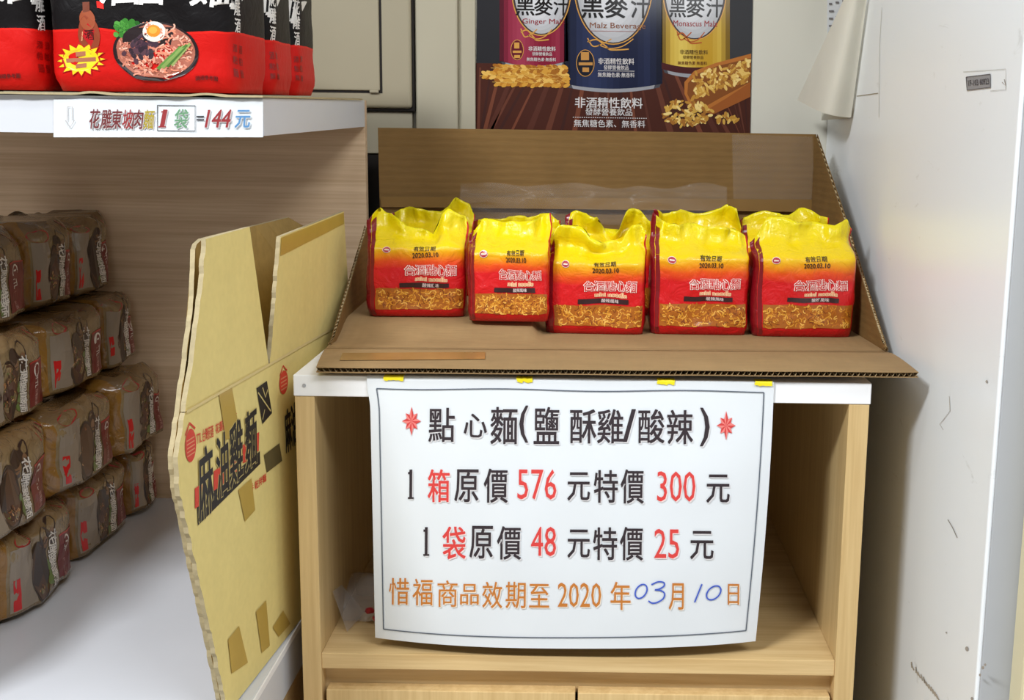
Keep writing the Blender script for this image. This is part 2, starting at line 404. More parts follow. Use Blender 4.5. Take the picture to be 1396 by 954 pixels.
    A.stroke([(815, 96.5), (865, 97)], .6, WH, 7); A.text('無焦糖色素·無香料', 840, 102, 50, 6.5, WH, 7, .01, RR)
    # wheat ears
    for row, (y0, xs, xe) in enumerate(((93, 676, 770), (102, 661, 772), (112, 678, 776), (106, 690, 778))):
        x = xs
        while x < xe:
            t = (x - xs) / (xe - xs)
            for q in (-1, 1):
                c = srgb(*rnd.choice([(206, 150, 56), (186, 122, 36), (226, 180, 90), (160, 98, 28)]))
                A.ell(x + rnd.uniform(-1, 1), y0 + q * 2.6 + rnd.uniform(-1, 1) + t * 2, 5.2, 2.7, c, 8 + rnd.random(), rot=-q * .5 + rnd.uniform(-.2, .2), n=10)
            A.stroke([(x, y0), (x - 7, y0 - 4 + rnd.uniform(0, 6))], .7, srgb(214, 170, 84), 9.2)
            x += 5.5
    # wooden scoop of barley and the spilled grains
    A.poly([(933, 128), (933, 112), (946, 97), (975, 86), (1024, 73), (1023, 122), (990, 142), (966, 152), (944, 150)], srgb(176, 106, 44), 8)
    A.poly([(937, 128), (938, 113), (950, 101), (978, 90), (1023.5, 79), (1023, 112), (985, 132), (960, 146), (945, 144)], srgb(128, 72, 28), 8.2)
    A.poly([(960, 152), (990, 134), (1023, 112), (1023, 132), (1000, 143), (972, 156)], srgb(152, 84, 34), 8.4)
    def grain(x, y, l=8.4):
        c = srgb(*rnd.choice([(206, 160, 70), (222, 184, 100), (186, 134, 52), (236, 206, 130), (160, 104, 40)]))
        A.ell(x, y, rnd.uniform(3.6, 5), rnd.uniform(1.6, 2.2), c, l + rnd.random(), rot=rnd.uniform(0, 3.14), n=9)
    for k in range(190):
        t = rnd.random(); x = 944 + t * 78; grain(x, 118 - t * 22 + rnd.uniform(-1, 1) * (17 - 3 * t), 8.6)
    for k in range(120):
        a_, r_ = rnd.uniform(0, 6.28), rnd.random() ** .5; grain(938 + 34 * r_ * math.cos(a_), 154 + 17 * r_ * math.sin(a_) * (1 - .2 * math.cos(a_)), 8.6)
    for k in range(22): grain(992 + rnd.uniform(-14, 14), 161 + rnd.uniform(-6, 6))
    A.text('非酒精性飲料', 830, 140, 92, 14.5, WH, 9, .025, RR); A.text('發酵營養飲品', 830, 152.5, 64, 10, WH, 9, .01, RR)
    for k in range(34): A.rect(781 + k * 3, 159.3 + k * .045, 782.6 + k * 3, 160.3 + k * .045, WH, 9)
    A.text('無焦糖色素、無香料', 831, 168.5, 97, 10, WH, 9, .012, RR)
    A.build('print', lambda x, y, l: at(x, y, Y=YP - .0002 - l * .00012), M['ink_poster'], root)
build_poster()

# ------------------------------------------------------------------ short display cabinet
ZT = .80; XL, XR = -.324, .3057
cab = empty('display_cabinet', (0, .3, 0)); tag(cab, 'light beech cabinet with white top edge and open shelf', 'cabinet')
bevel_box('side_panel', (XL, 0, 0), (XL + .0215, .64, .776), M['wood_v'], cab, b=.0008)
bevel_box('side_panel', (XR - .0225, 0, 0), (XR, .64, .776), M['wood_v'], cab, b=.0008)
top = bevel_box('top_board', (XL - .001, -.001, .7765), (XR + .001, .645, ZT), M['white_edge'], cab, b=.001)
bevel_box('back_panel', (XL + .02, .61, .05), (XR - .02, .62, .777), M['wood'], cab, b=0)
bevel_box('inner_shelf', (XL + .0215, .002, .4575), (XR - .0225, .61, .4762), M['wood'], cab, b=.0008)
bevel_box('recess_rail', (XL + .0215, .022, .424), (XR - .0225, .04, .4575), M['wood'], cab, b=0)
bevel_box('door', (XL + .026, .001, .06), (-.0125, .020, .4325), M['wood_v'], cab, b=.001)
bevel_box('door', (-.0095, .001, .06), (XR - .026, .020, .4325), M['wood_v'], cab, b=.001)
bevel_box('plinth', (XL + .0215, .03, 0), (XR - .0225, .05, .06), M['wood'], cab, b=0)
sp = mesh_obj('screw_cap', [Vector((XL + .011 + .0022 * math.cos(k * .7), -.0016, .7885 + .0022 * math.sin(k * .7))) for k in range(9)], [tuple(range(9))], mat_plain('grey_cap', srgb(176, 176, 180)))
rel(cab, sp)

# ------------------------------------------------------------------ left shelf unit
XE = -.345
unit = empty('shelf_unit', (-.9, .28, 0)); tag(unit, 'wall shelf unit with thick white edged boards and a wooden back', 'shelf')
slab('upper_board', [(-1.5, -.012, 1.0565), (XE, -.012, 1.0565), (XE, .56, 1.0665), (-1.5, .56, 1.0665)],
     [(-1.5, -.012, 1.0950), (XE, -.012, 1.0950), (XE, .56, 1.105), (-1.5, .56, 1.105)], M['white'], unit)
bevel_box('back_panel', (-1.5, .56, .30), (XE, .578, 1.105), M['wood_back'], unit, b=.0008)
bevel_box('lower_board', (-1.5, -.36, .422), (XE, .56, .482), M['white'], unit, b=.002)
bevel_box('edge_lip', (XE, -.36, .4755), (XE + .0018, .56, .4828), M['white_edge'], unit, b=.0004)
bevel_box('side_panel', (-1.52, -.36, 0), (-1.5, .578, 1.105), M['wood_back'], unit, b=.0008)
bevel_box('base_cabinet', (-1.5, -.34, 0), (XE - .004, .56, .422), M['wood'], unit, b=.001)
# paper price strip on the front of the upper board
def build_price_label():
    Yl = -.0138
    root = empty('shelf_price_label', at(215, 160, Y=Yl)); tag(root, 'white paper price strip reading 144 on the upper shelf edge', 'price label')
    def fn(u, v):
        px = 73 + (358.5 - 73) * u; py = 135.5 + 51.5 * v + (1 - abs(2 * u - 1)) * 0
        q = at(px, py, Y=Yl); q.y += .0006 * math.sin(u * 9) * v; return q
    sheet_grid('paper', fn, 24, 4, M['paper'], root, -.0004)
    A = Art(down=True)
    dr_, gn, bl_, yl = srgb(150, 40, 44), srgb(104, 150, 112), srgb(88, 140, 190), srgb(170, 150, 40)
    mr = srgb(110, 34, 36)
    for i, (ch, x, c) in enumerate((('花', 129, mr), ('雕', 145, mr), ('東', 159, mr), ('坡', 174, dr_), ('肉', 188, mr), ('麵', 203, yl))):
        A.text(ch, x, 162 + i * .15, 13.5, 26, c, 2, .03, 0, .1, (1.0, 1.0, srgb(200, 190, 188)))
    A.text('1', 223, 161.5, 5, 24, dr_, 2, .02, 0, .2, (1, 1, srgb(205, 190, 190))); A.text('袋', 247, 162, 18, 26, gn, 2, .03, 0, .1, (1, 1, srgb(200, 205, 200)))
    A.text('=', 273, 161, 10, 6, srgb(40, 40, 44), 2, .02)
    A.text('144', 298, 161.5, 33, 24, dr_, 2, .02, 0, .2, (1, 1, srgb(205, 190, 190))); A.text('元', 331, 162, 20, 24, bl_, 2, .03, 0, .1, (1, 1, srgb(200, 205, 210)))
    A.stroke([(214.5, 143.5), (266, 144), (266, 178.5), (214.5, 178), (214.5, 143.5)], 1.1, srgb(50, 50, 54), 2)
    A.stroke([(92, 145.5), (98.5, 145.5), (98.5, 164), (101.5, 164), (95.2, 174), (89, 164), (92, 164), (92, 145.5)], 1.0, srgb(186, 180, 178), 2)
    A.build('print', lambda x, y, l: at(x, y, Y=Yl - .0011 - l * .0001), M['ink'], root)
build_price_label()
# torn cardboard liner under the black bags
def liner_fn(u, v):
    x = -.92 + (XE + .002 + .92) * u; y = -.0185 + .55 * v
    k = 1 - v
    z = 1.0978 + .0175 * (y + .012)
    if v == 0: z += .004 * max(0, noise.noise(Vector((x * 26, 3, 1)))) ; y += .004 * noise.noise(Vector((x * 40, 0, 5)))
    return (x, y, z)
tag(sheet_grid('cardboard_liner', liner_fn, 90, 6, M['kraft_edge'], None, .0022), 'torn flat cardboard sheet under the black and red bags', 'cardboard')

# ------------------------------------------------------------------ bags (one recipe, three kinds)
class Bag:
    def __init__(s, w, d, h, seed, n=6, t0=.70, t1=.86, peak=.10, dip=.1, lean=.0, ruffle=.012, amp=.0018, scale=32, bottom=.8, flare=1.0, rag=.16, prof=None):
        s.__dict__.update(locals())
        s.sv = Vector((seed * 3.71, seed * 1.37, seed * 7.9))
    def point(s, u, v, back=False, sv=None):
        w, d, h = s.w / 2, s.d / 2, s.h
        k = smooth(s.t0, s.t1, v); kk = smooth(s.t0, 1, v)
        ww = w * (.965 + .035 * smooth(0, .12, v)) * (1 + (s.flare - 1) * kk)
        dd = d * (s.bottom + (1 - s.bottom) * smooth(0, .08, v)) * (1 - .95 * k)
        y = dd * max(0, 1 - abs(u) ** s.n) ** (1 / s.n)
        y = y if back else -y
        x = u * ww; z = v * h
        z += h * (s.peak * (abs(u) ** 2.2) - s.dip * (1 - u * u) + s.rag * noise.noise(Vector((u * 2.4, s.seed * 5.1, 0))) + .3 * s.rag * noise.noise(Vector((u * 7, s.seed * 2.3, 3)))) * kk
        y += s.lean * kk + s.ruffle * kk * (noise.noise(Vector((u * 2.6, v * 1.5, s.seed * 3.3))) * 1.6 + .5 * noise.noise(Vector((u * 7, v * 3, s.seed))))
        if s.prof:
            t = (u + 1) / 2; P_ = s.prof
            for (ta, za), (tb, zb_) in zip(P_, P_[1:]):
                if ta <= t <= tb: z += (za + (zb_ - za) * smooth(ta, tb, t)) * kk ** .8; break
        q = Vector((x, y, z)) * s.scale + s.sv
        nv = Vector((noise.noise(q), noise.noise(q + Vector((9, 0, 0))), noise.noise(q + Vector((0, 9, 0)))))
        q2 = q * 2.7
        nv += .45 * Vector((noise.noise(q2), noise.noise(q2 + Vector((5, 0, 0))), noise.noise(q2 + Vector((0, 5, 0)))))
        a_ = s.amp * (1 + 1.4 * kk) * smooth(0, .05, v)
        return Vector((x, y, z)) + nv * a_
    def front(s, x, z, l=0):                            # design metres on the front -> local point
        v = z / s.h; p = s.point(x / (s.w / 2), v); p.y -= .0005 + l * .00012; return p
    def side(s, yy, z, l=0):                             # right-hand side, yy along the depth
        t = max(-.97, min(.97, yy / (s.d / 2))); u = (1 - abs(t) ** s.n) ** (1 / s.n)
        p = s.point(u, z / s.h, back=yy > 0); p.x += .0006 + l * .00012; return p
    def mesh(s, name, mat, parent, nu=44, nv=34):
        us = [math.sin((i / nu * 2 - 1) * math.pi / 2) for i in range(nu + 1)]
        ring = [(u, False) for u in us] + [(u, True) for u in us[-2:0:-1]]
        vs = [j / nv for j in range(nv + 1)]
        verts, uv, faces = [], [], []
        n = len(ring)
        for v in vs:
            for u, b in ring: verts.append(s.point(u, v, b)); uv.append(((u + 1) / 2, v))
        for j in range(nv):
            for i in range(n): faces.append((j * n + i, j * n + (i + 1) % n, (j + 1) * n + (i + 1) % n, (j + 1) * n + i))
        faces.append(tuple(range(n))[::-1]); faces.append(tuple(range(nv * n, nv * n + n)))
        o = mesh_obj(name, verts, faces, mat, parent, True)
        ul = o.data.uv_layers.new(name='UVMap')
        for lp in o.data.loops: ul.data[lp.index].uv = uv[lp.vertex_index]
        return o
def film(name, stops, stripe=None, right=None, rough=.26, wr=.4, wscale=55, interp='LINEAR', coat=.2, spec=.35):
    m, nt, p = nodes(name)
    uvn = N(nt, 'ShaderNodeUVMap', uv_map='UVMap'); sep = N(nt, 'ShaderNodeSeparateXYZ'); nt.links.new(uvn.outputs[0], sep.inputs[0])
    wob = tex_noise(nt, geo_pos(nt, (1, 1, 1)), 40, 2)
    v = math_(nt, 'ADD', sep.outputs[1], math_(nt, 'MULTIPLY', math_(nt, 'SUBTRACT', wob, .5), .05 if interp == 'LINEAR' else .012))
    col = ramp(nt, v, stops, interp)
    if stripe: col = mixc(nt, math_(nt, 'LESS_THAN', sep.outputs[0], stripe[0]), col, stripe[1])
    if right: col = mixc(nt, math_(nt, 'GREATER_THAN', sep.outputs[0], right[0]), col, right[1])
    nt.links.new(col, p.inputs['Base Color'])
    p.inputs['Roughness'].default_value = rough; p.inputs['Specular IOR Level'].default_value = spec; p.inputs['Coat Weight'].default_value = coat; p.inputs['Coat Roughness'].default_value = .12
    f = tex_noise(nt, geo_pos(nt, (1, 1, 1)), wscale, 3, .55, 1.2)
    bump(nt, p, f, wr, .006)
    return m

# ---- yellow and red mini noodle bags in the box
YEL, RED, MAR = srgb(246, 214, 12), srgb(206, 22, 28), srgb(128, 14, 26)
M['mini_film'] = film('mini_noodle_film', [(0, srgb(200, 20, 26)), (.50, srgb(214, 28, 32)), (.58, srgb(232, 84, 26)), (.65, srgb(238, 150, 18)), (.73, srgb(236, 200, 12)), (1, srgb(232, 214, 8))],
                      (.045, MAR), (.985, srgb(190, 20, 24)), rough=.3)
def mini_pack(cx, yf, z, w, h, seed, rz, label, d=.066, art=True, **kw):
    B = Bag(w, d, h, seed, n=7, **kw)
    root = empty('noodle_bag', (cx, yf + d / 2, z), rz); tag(root, label, 'noodle bag', 'yellow and red mini noodle bags in the display box')
    B.mesh('bag', M['mini_film'], root)
    rnd = random.Random(seed * 17 + 3)
    s = w / .126; A = Art()
    X = lambda f: (f - .5) * w * .97                       # fraction across the front
    hz = h
    # dark seam strip at the left edge
    A.rect(X(.035), .012 * hz, X(.075), .93 * hz, MAR, 1, 3, 30)
    # noodle picture band
    b0, b1 = .085 * hz, .295 * hz
    A.rect(X(.085), b0, X(.985), b1, srgb(170, 96, 26), .3, 22, 5)
    for k in range(240):
        x, y = rnd.uniform(X(.10), X(.97)), rnd.uniform(b0 + .002, b1 - .002)
        a0, r = rnd.uniform(0, 6.28), rnd.uniform(.002, .005)
        arc = rnd.uniform(1.0, 2.4); pts = []
        for q in range(5):
            a_ = a0 + arc * q / 4
            px_, pz_ = x + r * (math.cos(a_) - math.cos(a0)), y + r * (math.sin(a_) - math.sin(a0))
            pts.append((max(X(.088), min(X(.98), px_)), max(b0, min(b1 + .001, pz_))))
        A.stroke(pts, .00125, srgb(*rnd.choice([(226, 160, 54), (206, 132, 38), (238, 184, 86), (188, 108, 30), (216, 146, 46), (130, 64, 18)])), .6 + rnd.random() * 1.2)
    WHT = srgb(244, 226, 220)
    yT = .395 * hz
    for ch, f in (('台', .44), ('酒', .55), ('點', .655), ('心', .76), ('麵', .865)):
        A.text(ch, X(f), yT + .012, .0126 * s, .0130, srgb(250, 236, 228), 3, .12)
        A.text(ch, X(f), yT + .012, .0126 * s, .0130, srgb(206, 34, 34), 4, .02)
    A.text('mini noodle', X(.66), yT + .0005, .039 * s, .0057, srgb(248, 222, 180), 3, .14); A.text('mini noodle', X(.66), yT + .0005, .039 * s, .0057, srgb(226, 120, 60), 4, 0)
    A.rect(X(.33), yT - .0105, X(.84), yT - .0045, srgb(52, 22, 26), 3, 12, 1)
    A.text('酸辣風味', X(.655), yT - .0075, .021 * s, .0047, srgb(226, 206, 204), 4, .02)
    # expiry print and small round emblem
    A.text('有效日期', X(.60), .715 * hz, .027 * s, .0068, srgb(60, 40, 20), 4, .02); A.text('2020.03.10', X(.61), .715 * hz - .0085, .032 * s, .0062, srgb(44, 28, 18), 4, .03)
    ex, ez = X(.20), .70 * hz
    A.ell(ex, ez, .0052, .0042, WHT, 3); A.ell(ex, ez, .0046, .0036, srgb(176, 40, 60), 3.5); A.rect(ex - .003, ez - .0008, ex + .003, ez + .0008, WHT, 4)
    A.build('print', B.front, M['ink_film'], root, local=True)
    return root

ZB = .8082                                              # top of the box floor
mini = [  # label, px left, px right, base py, top outline (px, py), lean
    ('leftmost yellow and red noodle bag of the front row', 498, 633, 432, [(498, 300), (512, 288), (526, 292), (560, 312), (590, 320), (598, 292), (606, 286), (626, 294), (633, 302)], .004),
    ('second yellow and red noodle bag from the left, front row', 636, 748, 439, [(636, 322), (654, 299), (690, 305), (722, 301), (748, 292)], .012),
    ('middle yellow and red noodle bag of the front row', 742, 880, 456, [(742, 330), (764, 306), (784, 309), (812, 330), (846, 330), (860, 308), (870, 306), (880, 318)], .0),
    ('fourth yellow and red noodle bag from the left, front row', 885, 1020, 457, [(885, 292), (896, 300), (925, 309), (942, 304), (970, 314), (1000, 311), (1020, 322)], .010),
    ('rightmost yellow and red noodle bag of the front row', 1024, 1164, 460, [(1024, 334), (1048, 298), (1062, 296), (1084, 308), (1118, 301), (1142, 306), (1156, 299), (1164, 312)], .010),
]
zb = [ZB + .019, ZB + .019, ZB + .0005, ZB + .0005, ZB + .0005]
def outline(tops, x0, x1, y, top):
    k = (y + .02 - CAM.y) / F                          # metres per pixel at that depth
    return [((px_ - x0) / (x1 - x0), (top - py_) * k) for px_, py_ in tops]
for i, (lab, x0, x1, yb, tops, lean) in enumerate(mini):
    p0 = at((x0 + x1) / 2, yb, Z=zb[i]); y = p0.y
    a, b = at(x0, yb, Y=y), at(x1, yb, Y=y); top = sum(q[1] for q in tops) / len(tops); t = at((x0 + x1) / 2, top, Y=y + .03)
    mini_pack(p0.x, y, zb[i], min(b.x - a.x, .134), t.z - zb[i], 11 + i, (.05, .0, -.03, .0, .02)[i], lab, peak=0, dip=0, rag=.03, ruffle=.016, lean=lean, prof=outline(tops, x0, x1, y, top))
back = [(-.235, .452, .019, 'noodle bag with one tall ear behind the leftmost front bag', [(0, 292), (.3, 284), (.6, 290), (.78, 268), (.9, 276), (1, 292)]),
        (-.110, .440, .019, 'noodle bag standing behind the second front bag', [(0, 300), (.3, 298), (.6, 296), (.85, 288), (1, 298)]),
        (.022, .405, .0005, 'noodle bag with a sunken top behind the middle front bag', [(0, 294), (.1, 288), (.35, 296), (.55, 318), (.72, 286), (.85, 288), (1, 304)]),
        (.146, .385, .0005, 'noodle bag with tall crumpled top behind the fourth front bag', [(0, 288), (.12, 294), (.3, 287), (.5, 292), (.8, 279), (.9, 284), (1, 310)]),
        (.268, .385, .0005, 'noodle bag standing behind the rightmost front bag', [(0, 300), (.25, 290), (.5, 296), (.7, 284), (1, 294)])]
for i, (x, y, dz, lab, tops) in enumerate(back):
    px_ = PX + F * x / (y + .03 - CAM.y); top = sum(q[1] for q in tops) / len(tops); t = at(px_, top, Y=y + .03)
    mini_pack(x, y, ZB + dz, .124, t.z - ZB - dz, 31 + i, (-.04, .05, 0, .04, -.05)[i], lab, peak=0, dip=0, rag=.03, ruffle=.016, prof=outline(tops, 0, 1, y, top))

# ------------------------------------------------------------------ cut cardboard box holding the noodle bags
box = empty('display_box', (0, .35, ZT)); tag(box, 'cut open brown corrugated box holding the yellow and red noodle bags', 'cardboard box')
def corr(name, P, nu, nv, mat, th=.0042, edge='v0', n_flute=90):
    """corrugated board: two liners and a wavy flute showing along one cut edge. P(u,v) is the outer (seen) face"""
    part = sheet_grid(name, P, nu, nv, mat, box, .0006)
    def off(u, v):
        e = 1e-3; a_ = Vector(P(min(1, u + e), v)) - Vector(P(max(0, u - e), v)); b_ = Vector(P(u, min(1, v + e))) - Vector(P(u, max(0, v - e)))
        return a_.cross(b_).normalized()
    l2 = sheet_grid('liner', lambda u, v: Vector(P(u, v)) - off(u, v) * (th - .0006), nu, nv, mat, None, .0006); l2.parent = part; l2.matrix_parent_inverse = Matrix.Identity(4)
    verts, faces = [], []
    N_ = n_flute * 8
    for i in range(N_ + 1):
        t = i / N_; h = .0006 + (th - .0016) * (.5 - .5 * math.cos(t * n_flute * 2 * math.pi))
        for dpt in (.004, .09):
            u, v = {'v0': (t, dpt), 'v1': (t, 1 - dpt), 'u0': (dpt, t), 'u1': (1 - dpt, t)}[edge]
            verts.append(Vector(P(u, v)) - off(u, v) * h)
    for i in range(N_): faces.append((2 * i, 2 * i + 2, 2 * i + 3, 2 * i + 1))
    fl = mesh_obj('flute', verts, faces, M['flute'], None, True); fl.parent = part
    return part
def bil(a, b, c, d):                                    # a(0,0) b(1,0) c(1,1) d(0,1)
    a, b, c, d = map(Vector, (a, b, c, d))
    return lambda u, v: a * (1 - u) * (1 - v) + b * u * (1 - v) + c * u * v + d * (1 - u) * v
FL, FR_ = Vector((-.316, .125, ZB)), Vector((.361, .155, ZB))
BL, BR = Vector((-.326, .575, ZB)), Vector((.336, .575, ZB))
# floor: rises a little towards the back left where flaps lie doubled
_fl = bil(FL, FR_, BR, BL)
def floor_fn(u, v):
    p = _fl(u, v); p.z += .018 * smooth(.376, .360, u) * smooth(.08, .30, v) - .0016 * smooth(.05, .0, v); return p
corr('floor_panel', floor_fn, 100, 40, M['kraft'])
# front flap, folded down flat, a touch proud on the right
E0, E1 = at(431, 504, Z=ZB), at(1252, 511, Z=ZB + .004)
E1.x = min(E1.x, XW - .002)
_ff = bil(E0, E1, FR_, FL)
def flap_fn(u, v):
    p = _ff(u, v); p.z += .0012 * noise.noise(Vector((u * 5, v * 2, 1))) * (1 - v) + .0030 * (1 - v) + .0015 * math.sin(v * math.pi) - .0016 * smooth(.88, 1, v); return p
corr('front_flap', flap_fn, 60, 16, M['kraft'], th=.0060, edge='v0', n_flute=105)
# back panel
zt_l, zt_r = at(515, 174, Y=.575), at(1113, 183, Y=.575)
_bp = bil(BL, BR, zt_r, zt_l)
def back_fn(u, v):
    p = _bp(u, v); p.y += .006 * math.sin(v * math.pi) * math.sin(u * 3.1); return p
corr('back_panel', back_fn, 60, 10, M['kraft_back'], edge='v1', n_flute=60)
# right side panel, cut on a slant
rp = [at(1114, 184, X=.340), at(1152, 292, X=.347), at(1177, 372, X=.352), at(1196, 432, X=.356)]
rp = [Vector((.338, .574, zt_r.z))] + rp[1:] + [FR_ + Vector((0, .002, .002))]
def right_fn(u, v):                                      # u along depth front->back, v up to the cut
    t = (1 - u) * (len(rp) - 1); i = min(int(t), len(rp) - 2); q = rp[i].lerp(rp[i + 1], t - i)
    base = FR_.lerp(BR, (q.y - FR_.y) / (BR.y - FR_.y)); q2 = base.lerp(q, v)
    q2.x += .0008 * noise.noise(Vector((u * 40, v * 4, 2))) * v; return q2
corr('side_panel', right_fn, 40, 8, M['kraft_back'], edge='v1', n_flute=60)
# left side panel, low slanted stub
def left_fn(u, v):                                       # u back->front so the face looks inwards
    q0, q1 = Vector((-.322, .42, .930)), at(447, 474, X=-.317)
    q = q0.lerp(q1, u); q.x += .001 * noise.noise(Vector((u * 30, 0, 7)))
    q.z = max(q.z, ZB + .002)
    base = BL.lerp(FL, (BL.y - q.y) / (BL.y - FL.y)); return base.lerp(q, v)
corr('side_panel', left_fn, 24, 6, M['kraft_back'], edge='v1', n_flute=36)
# tapes
A = Art(); A.stroke([(FL.x + (FR_.x - FL.x) * k / 30, FL.y + (FR_.y - FL.y) * k / 30) for k in range(31)], .0026, srgb(116, 90, 56), 0)
A.build('score_line', lambda x, y, l: Vector((x, y, ZB + .0004)), M['ink'], box)
def on_flap(px, py, lift=.0024):
    q = at(px, py, Z=ZB); return at(px, py, Z=ZB + lift)
def quadpx(name, pts, fn, mat, par, n=14):
    a, b, c, d = pts
    def g(u, v):
        x = (a[0] * (1 - u) + b[0] * u) * (1 - v) + (d[0] * (1 - u) + c[0] * u) * v
        y = (a[1] * (1 - u) + b[1] * u) * (1 - v) + (d[1] * (1 - u) + c[1] * u) * v
        return fn(x, y)
    return sheet_grid(name, g, n, 2, mat, par, -.0002)
sheet_grid('tape', lambda u, v: flap_fn(.035 + .245 * u, .26 + .34 * v + .10 * u) + Vector((0, 0, .0010)), 15, 4, M['tape'], box, .0002)
quadpx('tape', [(520, 282), (1112, 289), (1112, 272), (519, 268)][::-1], lambda x, y: at(x, y, Y=.5735 - .004), M['tape_dark'], box)
quadpx('tape', [(998, 183), (1000, 282), (1110, 285), (1108, 186)], lambda x, y: at(x, y, Y=.5725), M['clear'], box)
# loose clear wrap draped behind the bags
def wrap_fn(u, v):
    x = -.20 + .40 * u; z = .93 + .055 * v + .012 * noise.noise(Vector((u * 6, v * 3, 4)))
    return (x, .545 + .014 * noise.noise(Vector((u * 9, v * 5, 8))) - .02 * (1 - v), z)
tag(sheet_grid('clear_wrap', wrap_fn, 40, 8, M['clear'], None, .0002), 'crinkled clear plastic wrap draped behind the noodle bags', 'plastic wrap')

# ------------------------------------------------------------------ price sign taped to the cabinet front
def build_sign():
    root = empty('price_sign', (-.02, -.004, .64)); tag(root, 'large white paper price sign taped over the open cabinet shelf', 'sign')
    def edges(t):
        xl = 500 + 4 * smooth(0, .12, t) + 7.5 * t; xr = 1055 - 2 * math.sin(t * 3.1) * -1 - 25 * t ** 1.15
        return xl, xr
    def px(u, v):
        xl, xr = edges(v)
        x = xl + (xr - xl) * u
        top = 517 + 5 * u + 1.2 * math.sin(u * 14)
        bot = 871 + 1.0 * u + 12.5 * (1 - abs(2 * u - 1.06) ** 2.6) if True else 0
        return x, top + (bot - top) * v
    def depth(x, y):
        v = max(0, min(1, (y - 518) / 362)); u = max(0, min(1, (x - 505) / 545))
        e = abs(2 * u - 1)
        return -.0045 - .010 * math.sin(v * 2.6) * (1 - e ** 3) + .030 * v ** 2 * e ** 3 + .0012 * noise.noise(Vector((u * 6, v * 4, 2)))
    f = lambda u, v: at(*px(u, v), Y=depth(*px(u, v)))
    sheet_grid('paper', f, 60, 40, M['paper'], root, -.0003)
    def fold(u, v):
        p = f(u, 0); q = Vector((p.x, .020 + .004 * math.sin(u * 9), ZT + .0009)); k = Vector((p.x, -.0035, ZT + .0010))
        return p.lerp(k, v * 4) if v <= .25 else k.lerp(q, (v - .25) / .75)
    sheet_grid('folded_edge', fold, 50, 8, M['paper'], root, .0003)
    A = Art(down=True)
    K, R_, O, BL_ = srgb(46, 34, 40), srgb(218, 62, 58), srgb(198, 120, 44), srgb(62, 92, 196)
    sh = (1.3, 1.5, srgb(220, 217, 219)); shr = (1.3, 1.5, srgb(240, 218, 216))
    def star(cx, cy):
        for k in range(8):
            a_ = k * math.pi / 4 + math.pi / 2; r = (20 if k % 2 == 0 else 17) * (1 if k % 4 == 0 else .9); 
            sx_ = .74
            tip = (cx + r * math.cos(a_) * sx_ * (1 if k % 2 else .98), cy + r * math.sin(a_))
            b1 = (cx + 9.6 * math.cos(a_ + .39) * sx_, cy + 9.6 * math.sin(a_ + .39)); b2 = (cx + 9.6 * math.cos(a_ - .39) * sx_, cy + 9.6 * math.sin(a_ - .39))
            A.poly([(cx, cy), b1, tip], srgb(206, 62, 60), 2); A.poly([(cx, cy), tip, b2], srgb(232, 128, 122), 2)
    star(561, 574); star(990, 580)
    def put(items, h, w, col, bold=.024):
        for it in items:
            s, x, y = it[:3]; c = it[3] if len(it) > 3 else col; ww = it[4] if len(it) > 4 else w; hh = it[5] if len(it) > 5 else h
            A.text(s, x, y, ww * (.62 if s == '1' else 1), hh, c, 2, .004 if s.isdigit() and s.isascii() else bold, .008, -.0, shr if c == R_ else (1.2, 1.3, srgb(238, 226, 210)) if c == O else sh)
    put([('點', 602, 579), ('心', 648, 580, K, 31, 32), ('麵', 687, 580, K, 36, 50), ('(', 714, 578, K, 11, 50), ('鹽', 745, 580, K, 34, 50), ('酥', 795, 581), ('雞', 832, 581, K, 35), ('/', 858, 580, K, 16, 44),
         ('酸', 888, 581, K, 35), ('辣', 927, 582), (')', 961, 582, K, 12, 52)], 46, 35, K)
    put([('1', 560, 660, K, 6, 40), ('箱', 598, 662, R_, 29), ('原', 636, 662, K, 32), ('價', 676, 662, K, 32, 46), ('576', 732, 660, R_, 53, 41), ('元', 789, 663, K, 30, 38), ('特', 826, 663, K, 32), ('價', 862, 663, K, 31, 46),
         ('300', 922, 663, R_, 52, 41), ('元', 979, 666, K, 31, 38)], 44, 32, K)
    put([('1', 581, 738, K, 6, 39), ('袋', 619, 740, R_, 31), ('原', 656, 739, K, 31), ('價', 694, 740, K, 32, 45), ('48', 741, 738, R_, 34, 40), ('元', 789, 741, K, 30, 38), ('特', 825, 741, K, 32), ('價', 861, 741, K, 31, 45),
         ('25', 909, 741, R_, 34, 40), ('元', 957, 743, K, 31, 38)], 44, 32, K)
    put([('惜', 544, 806), ('福', 576, 807), ('商', 610, 809), ('品', 640, 810, O, 25, 28), ('效', 671, 811), ('期', 703, 811), ('至', 735, 812, O, 27, 32), ('2020', 790, 811, O, 59, 33), ('年', 846, 812, O, 27, 38), ('月', 922, 813, O, 20, 36), ('日', 1000, 810, O, 15, 28)], 36, 27, O, .012)
    def oval(cx, cy, rx, ry, sk):
        return [(cx + rx * math.cos(a_) - sk * ry * math.sin(a_), cy + ry * math.sin(a_)) for a_ in [(-1.9 - k * .33) for k in range(21)]]
    A.stroke(oval(874, 806, 7.6, 9.5, .3), 2.0, BL_, 3, curve=True)
    A.stroke([(888, 797), (897, 793), (905, 794), (905, 799), (898, 803), (893, 804), (901, 805), (906, 809), (904, 816), (896, 821), (889, 822), (884, 819)], 2.0, BL_, 3, curve=True)
    A.stroke([(957, 796), (953, 806), (947, 821)], 2.0, BL_, 3, curve=True)
    A.stroke(oval(973, 808, 9, 9.5, .4), 2.0, BL_, 3, curve=True)
    ln = srgb(92, 100, 112)
    T = lambda u, v: px(u, v)
    fr_ = [T(.022 + (.976 - .022) * k / 24, .034) for k in range(25)]; A.stroke(fr_, 1.5, ln, 2)
